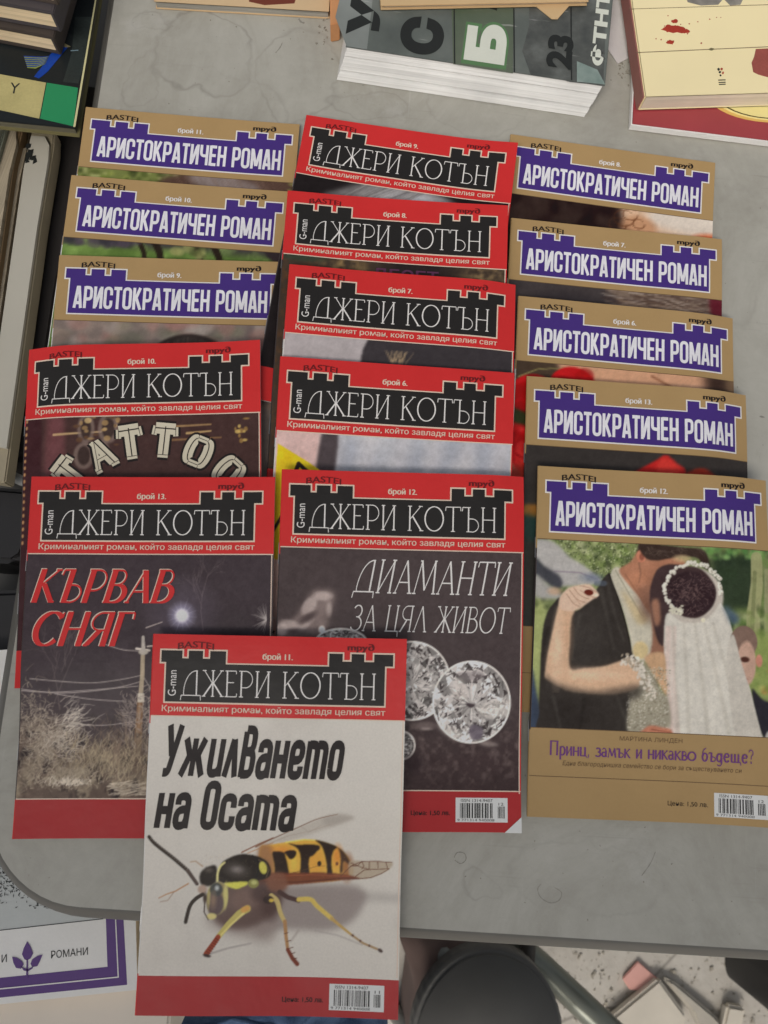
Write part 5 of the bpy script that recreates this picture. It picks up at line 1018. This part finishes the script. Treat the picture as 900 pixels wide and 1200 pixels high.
block([(-60,786),(5,789),(3,797),(-60,795)], -.074, -.079, 'booklet', simple('cream_booklet', alb((150, 140, 120)), .8, .1, 60, .1), 'thin cream booklet edge on the black box at the left edge', 'booklet', .0005)
# upright books, seen from above
up_g = 'books standing upright left of the table'
def upright(pts, z1, cover, pages, label, wid=.002):
    P = np.array(flat(pts, z1)); r = empty('upright_book', (P[0][0], P[0][1], sz), 0, label=label, cat='book', group=up_g); Q = P-P[0]
    c = Q.mean(0); In = c+(Q-c)*.86
    mb = MB(); mb.prism([tuple(x) for x in Q], z1-sz-.018, z1-sz-.003); mb.build('cover', cover, r, False, .001)
    mb = MB(); mb.prism([tuple(x) for x in In], z1-sz-.017, z1-sz); mb.build('pages', pages, r); return r
z1 = -.045
wb = upright([(38,138),(56,139),(62,150),(61,170),(46,262),(24,420),(4,565),(-30,560),(-6,420),(14,280),(28,180)], z1, simple('cream_cover', alb((150, 140, 118)), .6, .1, 40, .2), simple('off_white_cover', alb((176, 172, 160)), .5, .08, 12, .15), 'off white rounded book standing upright with a small black ornament')
for j in range(14):
    r = random.Random(j); x, y = 29+r.uniform(-4, 8), 176+r.uniform(-9, 12); mb = MB(); mb.prism(flat([(x+3, y), (x+6+r.uniform(0, 3), y+r.uniform(-2, 3)), (x+7, y+3), (x+2, y+4+r.uniform(0, 2))], z1), z1+.0001-sz+j*1e-5, z1+.0003-sz+j*1e-5)
    o = mb.build('ornament', kk, wb); o.data.transform(Matrix.Translation((-wb.location[0], -wb.location[1], 0)))
upright([(24,152),(36,150),(27,190),(12,290),(-8,430),(-32,565),(-40,560),(-18,430),(4,290),(16,190)], z1-.004, simple('dark_grey_cover', alb((88, 78, 62)), .7, .2, 30, .2), pgx, 'thin dark book squeezed beside the off white upright book')
upright([(5,122),(22,124),(24,150),(14,190),(-2,300),(-24,450),(-60,560),(-70,540),(-30,300),(-6,190)], z1+.006, simple('tan_board', alb((130, 108, 80)), .6, .15, 30, .2), pgx, 'tan upright book with uneven brown pages')
upright([(-40,90),(9,100),(11,112),(4,150),(-10,200),(-60,200)], z1+.014, simple('grey_green_board', alb((112, 116, 104)), .6, .1, 30, .2), simple('grey_board_top', alb((120, 122, 110)), .7, .1, 40, .2), 'grey green book corner at the far left edge')
# black album with the blue bird, three closed books stacked on it
za = .004
al = empty('album', (*spot(88, 150, za)[:2], 0), 0, label='black album with a blue bird and a green block on its cover, top left', cat='book', group='old books around the magazines')
A_, B_ = spot(88, 150, za), spot(113, 0, za); al.rotation_euler.z = math.atan2(B_[1]-A_[1], B_[0]-A_[0])-math.pi/2
W_ = .24; D_ = .30
mb = MB(); mb.box(-W_, 0, 0, D_, za-.0015, za); mb.build('front_cover', ink('album_black', (.014, .017, .018), .35), al, False, .0003)
mb = MB(); mb.box(-W_, 0, 0, D_, za-.010, za-.0088); mb.build('back_cover', simple('olive_board', alb((104, 98, 66)), .6), al, False, .0003)
mb = MB(); mb.box(-W_, -.002, .002, D_-.002, za-.0087, za-.0016); mb.build('pages', page_mat('olive_page_edges', (.17, .155, .10), 'Z', 900), al)
L_ = lambda pts: locs(al, pts, za)
patch(al, 'cover_edge', L_([(111.4,0),(113.2,0),(88.4,149),(86,149)]), za+.0002, ink('cream_edge', alb((190, 184, 140)))); patch(al, 'cover_block', L_([(55,97),(91.5,103),(86,148),(47,139)]), za, ink('green_block', alb((46, 128, 84)))); patch(al, 'cover_block', L_([(-60,76),(54,97),(46,139),(-60,116)]), za, ink('cream_block', alb((166, 156, 108)), vary=.2))
patch(al, 'cover_picture', L_([(88,20),(108,20),(100,70),(92,98),(74,96),(84,62)]), za+.00002, ink('night_green', (.028, .035, .033), vary=.4))
blu = ink('peacock_blue', alb((30, 62, 142)), vary=.35); fth = ink('feather_green', alb((120, 130, 70)), vary=.4)
patch(al, 'bird_picture', L_([(74,50),(79,56),(74,62),(66,72),(56,84),(46,92),(40,90),(48,80),(56,68),(64,58),(68,50)]), za+.0001, blu); patch(al, 'bird_picture', L_([(71,49),(76,51),(83,55),(77,56),(72,54)]), za+.0002, ink('bird_head', alb((120, 112, 84))))
for j in range(12):
    t = j/11; patch(al, 'feather', L_([(58-4*t, 66+9*t),(44-8*t+6, 67+12*t),(28+4*t, 66+13*t),(28.5+4*t, 67.2+13*t),(44-8*t+6, 69+12*t)]), za+.0003+j*1e-5, fth if j % 2 else blu)
patch(al, 'bird_picture', L_([(83,59.4),(92,58.8),(92,59.6),(83,60.4)]), za+.0003, ink('beak', alb((110, 130, 140))))
a = L_([(11,106)])[0]; bb = L_([(24,98)])[0]; book_text(al, 'Y', (min(a[0], bb[0]), min(a[1], bb[1])-.002, max(a[0], bb[0]), max(a[1], bb[1])), za, kk, 0)
zs = za+.0006
for j, (pa, pb_, th, m_, lb) in enumerate((((-40,24),(60,43),.016, 'worn_brown_cover', 'lowest of the three closed books piled at the top left corner'), ((-40,-4),(60,14),.0165, 'worn_violet_grey_cover', 'middle one of three closed books piled at the top left corner'), ((-40,-36),(57,-18),.016, 'worn_umber_cover', 'topmost of the three closed books piled at the top left corner'))):
    cv = simple(m_, [(.05, .038, .032), (.055, .047, .052), (.06, .045, .035)][j], .6, .2, 20, .2); zs += th
    bk = book(pa, (pb_[0], pb_[1]), zs, th-.0004, .14, cv, pgy, 'closed_book', lb, 'closed books piled at the top left', cov=.0028, inset=.0008, bev=.0006, spine='right'); bk.location.z = zs-th+.0002
# ------------------------------------------------------------------ lower left: novel with the violet border
zb = -.06
nb = empty('novel', (*spot(161, 1160, zb)[:2], 0), 0, label='white paperback novel with a violet border and leafy anchor emblem, lower left', cat='book', group='old books around the magazines')
A_, B_ = spot(161, 1160, zb), spot(0, 1177, zb); nb.rotation_euler.z = math.atan2(A_[1]-B_[1], A_[0]-B_[0])
wp = ink('novel_white', (.84, .82, .78), .45)
mb = MB(); mb.box(-.20, 0, 0, .213, -.0006, 0); mb.build('front_cover', wp, nb); mb = MB(); mb.box(-.20, -.001, .001, .212, -.012, -.0007); mb.build('pages', pgy, nb); mb = MB(); mb.box(-.20, 0, 0, .213, -.0127, -.0121); mb.build('back_cover', wp, nb)
for o in nb.children: o.location.z = zb
L_ = lambda pts: locs(nb, pts, zb); vio = ink('novel_violet', (.12, .06, .22))
patch(nb, 'border', L_([(-40,1150),(126,1133),(121.5,1000),(140.5,1000),(149,1154),(-40,1173)]), zb, vio)
patch(nb, 'border_line', L_([(-40,1162),(138,1144.2),(131.5,1000),(132.6,1000),(139.4,1145.4),(-40,1163.4)]), zb+.0002, wp)
patch(nb, 'cover_drawing', L_([(-40,1095),(121.2,1077),(117,960),(-40,970)]), zb, ink('drawing_grey', (.55, .57, .55)))
patch(nb, 'cover_line', L_([(-40,1095),(121.2,1077),(121.2,1076.2),(-40,1094.2)]), zb+.0002, kk)
r = random.Random(2); mb = MB(); k = 0
for _ in range(2600):
    x = r.uniform(-20, 78); y = r.uniform(900, 1064)
    if x > (y-955)*.95+6+r.gauss(0, 5) or (y > 1045 and x < 40 and r.random() < .8): continue
    a = r.uniform(0, 6.28); l = r.uniform(.8, 3.2); w_ = r.uniform(.2, .75); dx, dy = l*math.cos(a), l*math.sin(a); nx, ny = -math.sin(a)*w_, math.cos(a)*w_; k += 1
    q = [loc(nb, *p, zb) for p in ((x-dx, y-dy), (x+nx, y+ny), (x+dx, y+dy), (x-nx, y-ny))]; z_ = zb+.0002+k*4e-7; mb.add([(u, v, z_) for u, v in q], [(0, 1, 2, 3)])
mb.build('ink_leaves', kk, nb)
for pts in ([(32,1103),(28,1111),(26,1118),(29,1124),(32,1125),(36,1123),(39,1117),(36,1109)], [(14.5,1121),(20,1122),(26,1126),(28,1130),(25,1135),(19,1134),(16,1128)], [(50,1118.5),(44,1120),(38,1124),(36,1129),(38,1133),(44,1132),(47,1126)], [(31.4,1124),(30.8,1146),(33.2,1146),(32.8,1124)], [(24,1131),(28,1137),(33,1138),(38,1135),(40,1131),(38,1133),(33,1135.5),(28,1134)]): patch(nb, 'leaf_emblem', L_(pts), zb+.0003, vio)
for s_, (x0, y0, x1, y1) in (('РОМАНИ', (60,1111,103,1122)), ('И', (2,1119,8,1127))):
    a, bb = loc(nb, x0, (y0+y1)/2, zb), loc(nb, x1, (y0+y1)/2, zb); yc = (a[1]+bb[1])/2; book_text(nb, s_, (a[0], yc-.0022, bb[0], yc+.0022), zb, kk, 0, shear=.0)
o = block([(-80,1040),(185,1030),(205,1120),(196,1240),(-80,1260)], zb-.0130, -.22, 'beige_box', simple('beige_card', (.78, .70, .60), .8, .08, 18, .25), 'beige cardboard box below the violet bordered novel', 'box')
# ------------------------------------------------------------------ the magazines
def slab(name, n, x0, y0, x1, y1, za, zb, mat, parent):
    """thin curved sheet/block between heights za and zb (mm above the magazine's underside)"""
    nx, ny = (NU, NV) if name == 'front_cover' else (15, 21); X, Y = np.meshgrid(np.linspace(x0, x1, nx), np.linspace(y0, y1, ny)); P = np.stack([X.ravel(), Y.ravel()], -1)
    a = surf(n, P, za-MT*1e3); b = surf(n, P, zb-MT*1e3); N = nx*ny; V = np.r_[a, b]; Fc = []
    for j in range(ny-1):
        for i in range(nx-1): q = j*nx+i; Fc += [(N+q+nx, N+q+nx+1, N+q+1, N+q), (q, q+1, q+nx+1, q+nx)]
    ring = [i for i in range(nx)]+[j*nx+nx-1 for j in range(1, ny)]+[(ny-1)*nx+i for i in range(nx-2, -1, -1)]+[j*nx for j in range(ny-2, 0, -1)]
    for p, q in zip(ring, ring[1:]+ring[:1]): Fc.append((p, N+p, N+q, q))
    return mesh_obj(name, V, Fc, mat, parent, False)
def castle(red):
    k = 1. if red else 1.022; X = lambda v: v*k; yb = 36.6 if red else 38.3
    cells = [(7.4, 15.2, 128.3, yb), (4.6, 8.8, 16.2, 15.2), (7.4, 13, 40.4, 15.9), (19.7, 8.8, 27.6, 14), (31.6, 8.8, 40.4, 15.2), (97.4, 8.8, 104.8, 15.2), (97.4, 13, 128.3, 15.9), (109.7, 8.8, 116.7, 14), (122.2, 8.8, 132.7, 15.2)]
    return [(X(a), b, X(c), d) for a, b, c, d in cells]
def emblem(n, p):
    red = n[0] == 'r'; cl = castle(red)
    for nm, g, lay, mt in (('castle_outline', .85, .1, 'cream' if red else 'white'), ('castle_emblem', 0., .15, 'black' if red else 'purple')):
        cc = [(a-g, b-g, c+g, d+g) for a, b, c, d in cl]
        if g == 0: cc[0] = (cc[0][0], 15.85, cc[0][2], cc[0][3])
        else: cc[0] = (cc[0][0], 16-g, cc[0][2], cc[0][3])
        flat_grid(nm, n, [v for c in cc for v in (c[0], c[2])], [v for c in cc for v in (c[1], c[3])], lambda x, y: any(a < x < c and b < y < d for a, b, c, d in cc), lay, M[mt], p)
def barcode(n, p, x0, y0, seed, num):
    rect('barcode_label', n, x0, y0, x0+29.5, y0+13.2, .1, M['label'], p); r = random.Random(seed); mb = []; Fc = []; x = x0+2.5
    while x < x0+21.5:
        w_ = r.choice((.3, .3, .55, .8)); b = len(mb); mb += [(x, y0+2.9), (x+w_, y0+2.9), (x+w_, y0+11), (x, y0+11)]; Fc.append((b, b+1, b+2, b+3)); x += w_+r.choice((.3, .35, .55, .8))
    x = x0+24
    while x < x0+27.5:
        w_ = r.choice((.3, .5)); b = len(mb); mb += [(x, y0+4.6), (x+w_, y0+4.6), (x+w_, y0+11), (x, y0+11)]; Fc.append((b, b+1, b+2, b+3)); x += w_+r.choice((.3, .4))
    put('barcode_bars', n, mb, Fc, .16, M['black'], p)
    text('barcode_digits', n, 'ISSN 1314-9407', (x0+3, y0+.7, x0+21, y0+2.3), M['black'], p, .16); text('barcode_digits', n, '9 771314 940008', (x0+1, y0+11.4, x0+22, y0+12.7), M['black'], p, .16); text('barcode_digits', n, num, (x0+24.4, y0+2.6, x0+27.2, y0+4.1), M['black'], p, .16)

ISSUE = {'g11': '11', 'g10': '10', 'g9': '9', 'g8': '8', 'g7': '7', 'g6': '6', 'g13': '13', 'g12': '12', 'r9': '9', 'r8': '8', 'r7': '7', 'r6': '6', 'r10': '10', 'r13': '13', 'r12': '12', 'r11': '11'}
LABEL = {
 'g11': 'gold magazine issue 11, uppermost of the left column, green leaves and brown hair showing',
 'g10': 'gold magazine issue 10 with a strip of green lawn and dark tree trunks showing',
 'g9': 'gold magazine issue 9 with a dark head of hair against a blurred crowd',
 'g8': 'gold magazine issue 8, uppermost of the right column, dark curls showing',
 'g7': 'gold magazine issue 7 in the right column, strip of grey brown hair showing',
 'g6': 'gold magazine issue 6 in the right column with red rose petals along its left side',
 'g13': 'gold magazine issue 13 with a red rose tip on dark grey, above the wedding cover',
 'g12': 'gold magazine issue 12 with a groom hugging a veiled bride on its fully visible cover',
 'r9': 'red magazine issue 9, uppermost of the middle column, grey hair on black showing',
 'r8': 'red magazine issue 8 with a strip of mossy rock and violet letters showing',
 'r7': 'red magazine issue 7 with a strip half pale grey, half charcoal showing',
 'r6': 'red magazine issue 6 with a yellow road sign on pale corrugated grey',
 'r10': 'red magazine issue 10 with an arched tattoo parlour sign on the cover',
 'r13': 'red magazine issue 13 with a snowy night scene, street lamp and utility pole',
 'r12': 'red magazine issue 12 with sparkling cut diamonds on a dark cover',
 'r11': 'red magazine issue 11 with a yellow and black wasp on a white cover'}
# how much light falls on each cover in the photograph (the near side is dimmer): turns seen colours into print colours
KL = dict(g11=.84, g10=.78, g9=.7, g8=.85, g7=.8, g6=.74, g13=.68, g12=.56, r9=.85, r8=.8, r7=.74, r6=.66, r10=.62, r13=.5, r12=.53, r11=.5)
ARTS = {'r11': art_wasp, 'r12': art_diamonds, 'r13': art_night, 'g12': art_wedding}
M['sign'] = ink('bone_print', (.66, .60, .46)); M['rock_violet'] = ink('dull_violet_letter', (.11, .035, .085)); M['dark_print'] = ink('charcoal_print', (.05, .04, .04))

def magazine(n):
    red = n[0] == 'r'; X, Y, t = POSES[n]
    root = empty('magazine', (X, Y, 0), t, label=LABEL[n], cat='magazine', group='crime magazines with red headers' if red else 'romance magazines with gold headers')
    T = MT*1e3; body = M['red'] if red else M['gold']
    slab('back_cover', n, 0, 0, WMM, LMM, 0, .16, M['paper'], root)
    slab('pages', n, .25, .35, WMM-.05, LMM-.05, .17, T-.2, M['pages'], root)
    slab('front_cover', n, 0, 0, WMM, LMM, T-.19, T, body, root)
    # folded spine with its two staples
    mb = MB(); V = []; Fc = []; K = 7; ny = 30
    for j in range(ny):
        y = LMM*j/(ny-1)
        top = surf(n, [(0, y)])[0]; r_ = (T-.02)/2e3
        for k in range(K): an = math.pi*(k/(K-1)); V.append((-math.sin(an)*.00075-1e-5, -y*1e-3, top[2]-r_+math.cos(an)*r_-1e-5))
    Fc = [(j*K+k, j*K+k+1, (j+1)*K+k+1, (j+1)*K+k) for j in range(ny-1) for k in range(K-1)]
    pic_dark = n in ('r12', 'r13', 'r10', 'r9', 'r8', 'g13', 'g12', 'g7', 'g8')
    mi = [0 if j*LMM/(ny-1) < (43 if red else 42) or j*LMM/(ny-1) > (179 if red else 150) else 1 for j in range(ny-1) for k in range(K-1)]
    mesh_obj('spine', V, Fc, [body, M['dark_print'] if pic_dark else M['paper']], root, True, mi)
    for y in (48, LMM-48):
        top = surf(n, [(0, y)])[0]; s = MB(); zc = top[2]-T/2e3
        s.tube([(-.0004, -(y-6)*1e-3, zc), (-.0009, -(y-6)*1e-3, zc), (-.0009, -(y+6)*1e-3, zc), (-.0004, -(y+6)*1e-3, zc)], .00022, 6); s.build('staple', M['steel'], root)
    # picture
    a = ARTS[n]() if n in ARTS else art_strip(n); a.k = KL[n]; a.build(root)
    emblem(n, root)
    S = 1. if red else 1.022
    lt = M['cream'] if red else M['white']
    text('publisher_lettering', n, 'BASTEI', (13.6*S, 4.1, 33.4*S, 7.6), M['inkk'] if not red else M['darkred_ink'], root, bold=.05, arch=1.1)
    text('publisher_lettering', n, 'mpy∂', (107.5*S, 3.3, 122*S, 8.0), M['inkk'] if not red else M['darkred_ink'], root, bold=.07)
    text('issue_number', n, 'брой '+ISSUE[n]+'.', (60.8, 9.4, 60.8+(16.5 if len(ISSUE[n]) > 1 else 14.6), 13.7), lt, root, bold=.05)
    if red:
        rect('header_rule', n, 0, 44.1, WMM-.2, 44.7, .1, M['cream'], root)
        text('series_lettering', n, 'G-man', (8.9, 19.6, 13.4, 33.4), M['white'], root, rot=1)
        letters('series_title', n, 'ДЖЕРИ КОТЪН', (15.8, 19.4, 123.4, 33.3), M['white'], root, .068, .036, .07)
        text('series_slogan', n, 'Криминалният роман, който завладя целия свят', (6.0, 38.3, 129, 42.8), M['cream'], root, bold=.018)
        rect('cover_edge_line', n, WMM-1.3, 44.7, WMM-.7, 180, .1, M['cream'], root)
    else:
        letters('series_title', n, 'АРИСТОКРАТИЧЕН РОМАН', (10.4, 20.4, 129.5, 34.9), M['silver'], root, .148, .148, .058, G=GB)
        rect('header_rule', n, 0, 42.9, WMM, 43.3, .1, M['brown_text'], root)
    if n in ('r11', 'r12', 'r13'):
        yb = {'r11': 181.2, 'r12': 179., 'r13': 180.2}[n]
        rect('footer_band', n, .1, yb, WMM-.1, LMM-.1, .07, M['red_deep'], root)
        if n != 'r11': rect('footer_rule', n, 0, yb-.6, WMM-.2, yb, .12, M['cream'], root)
    if n in ('r11', 'r12'):
        yb = {'r11': 184.3, 'r12': 182.4}[n]; barcode(n, root, 102.8, yb, 5 if n == 'r11' else 8, ISSUE[n])
        text('price_lettering', n, 'Цена: 1,50 лв.', (77.5, yb+7., 99.5, yb+10.), M['inkk'], root, bold=.03)
    if n == 'r11':
        letters('cover_title', n, 'Ужилванеmо', (6.4, 49.2, 105.5, 76.4), M['inkk'], root, .175, .175, .075, shear=.13, G=GB)
        letters('cover_title', n, 'на Осаmа', (4.2, 79.2, 80.5, 104.4), M['inkk'], root, .175, .175, .075, shear=.13, G=GB)
    if n == 'r12':
        letters('cover_title', n, 'ДИАМАНТИ', (41.5, 50.5, 130.5, 69), M['white'], root, .075, .04, .05, shear=.17)
        letters('cover_title', n, 'ЗА ЦЯЛ ЖИВОТ', (40.5, 76.2, 131, 90.5), M['white'], root, .075, .042, .06, shear=.14)
    if n == 'r13':
        for nm, dx, dy, mt, lay, hw in (('title_outline', -.55, -.35, 'cream', .12, .07), ('cover_title', 0, 0, 'red', .3, .055)):
            letters(nm, n, 'КЪРВАВ', (3.5, 53.6, 82.5, 71.6), M[mt], root, .2, hw, .05, lay, .28, dx, dy)
            letters(nm, n, 'СНЯГ', (3.2, 77.6, 58, 95.8), M[mt], root, .2, hw, .05, lay, .28, dx, dy)
    if n == 'r12':
        put('folded_corner', n, [(WMM-9.5, LMM+.1), (WMM+.15, LMM-8.5), (WMM+.15, LMM+.1)], [(0, 1, 2)], .35, M['label'], root)
    if n == 'r8': text('cover_title', n, 'ДЕСЕТ', (56, 48.5, 97, 60), M['rock_violet'], root, bold=.03)
    if n == 'r10':
        for k, (ch, x, y, an) in enumerate(zip('TATTOO', (28, 46, 63, 83, 103, 121), (78, 67, 60.5, 60, 67, 80), (52, 28, 8, -6, -24, -44))):
            for nm, g, mt, lay in (('sign_outline', .17, 'inkk', .12), ('sign_letter', 0, 'sign', .3), ('sign_inline', -1, 'inkk', .45)):
                V, F_ = stroke_text(ch, .40+g, .20+g, 0) if g >= 0 else stroke_text(ch, .04, .02, 0); w_ = V[:, 0].max()+V[:, 0].min(); q = np.stack([(V[:, 0]-w_/2)*15, -(V[:, 1]-.5)*17], -1)
                c_, s_ = math.cos(math.radians(-an)), math.sin(math.radians(-an)); q = np.stack([x+q[:, 0]*c_-q[:, 1]*s_, y+q[:, 0]*s_+q[:, 1]*c_, V[:, 2]], -1)
                put(nm, n, q, F_, lay, M[mt], root)
    if n in ('g12', 'g13', 'g6'):
        rect('footer_rule', n, 0, 151.1, WMM, 151.5, .1, M['brown_text'], root); rect('footer_rule', n, 0, 178.2, WMM, 178.55, .1, M['brown_text'], root)
    if n == 'g12':
        text('author_lettering', n, 'МАРТИНА ЛИНДЕН', (52, 154.2, 88.5, 157.2), M['brown_text'], root)
        letters('cover_title', n, 'Принц, замък и никакво бъдеще?', (11.5, 158.6, 129, 166.2), M['violet_text'], root, .16, .075, .05)
        text('subtitle_lettering', n, 'Една благороднишка семейство се бори за съществуването си', (19, 169.2, 122, 172.6), M['brown_text'], root, shear=.2)
        text('price_lettering', n, 'Цена: 1,50 лв.', (80.5, 189.2, 103.5, 192.3), M['inkk'], root); barcode(n, root, 107, 183.6, 3, '12')
    return root
for n in ORDER: magazine(n)
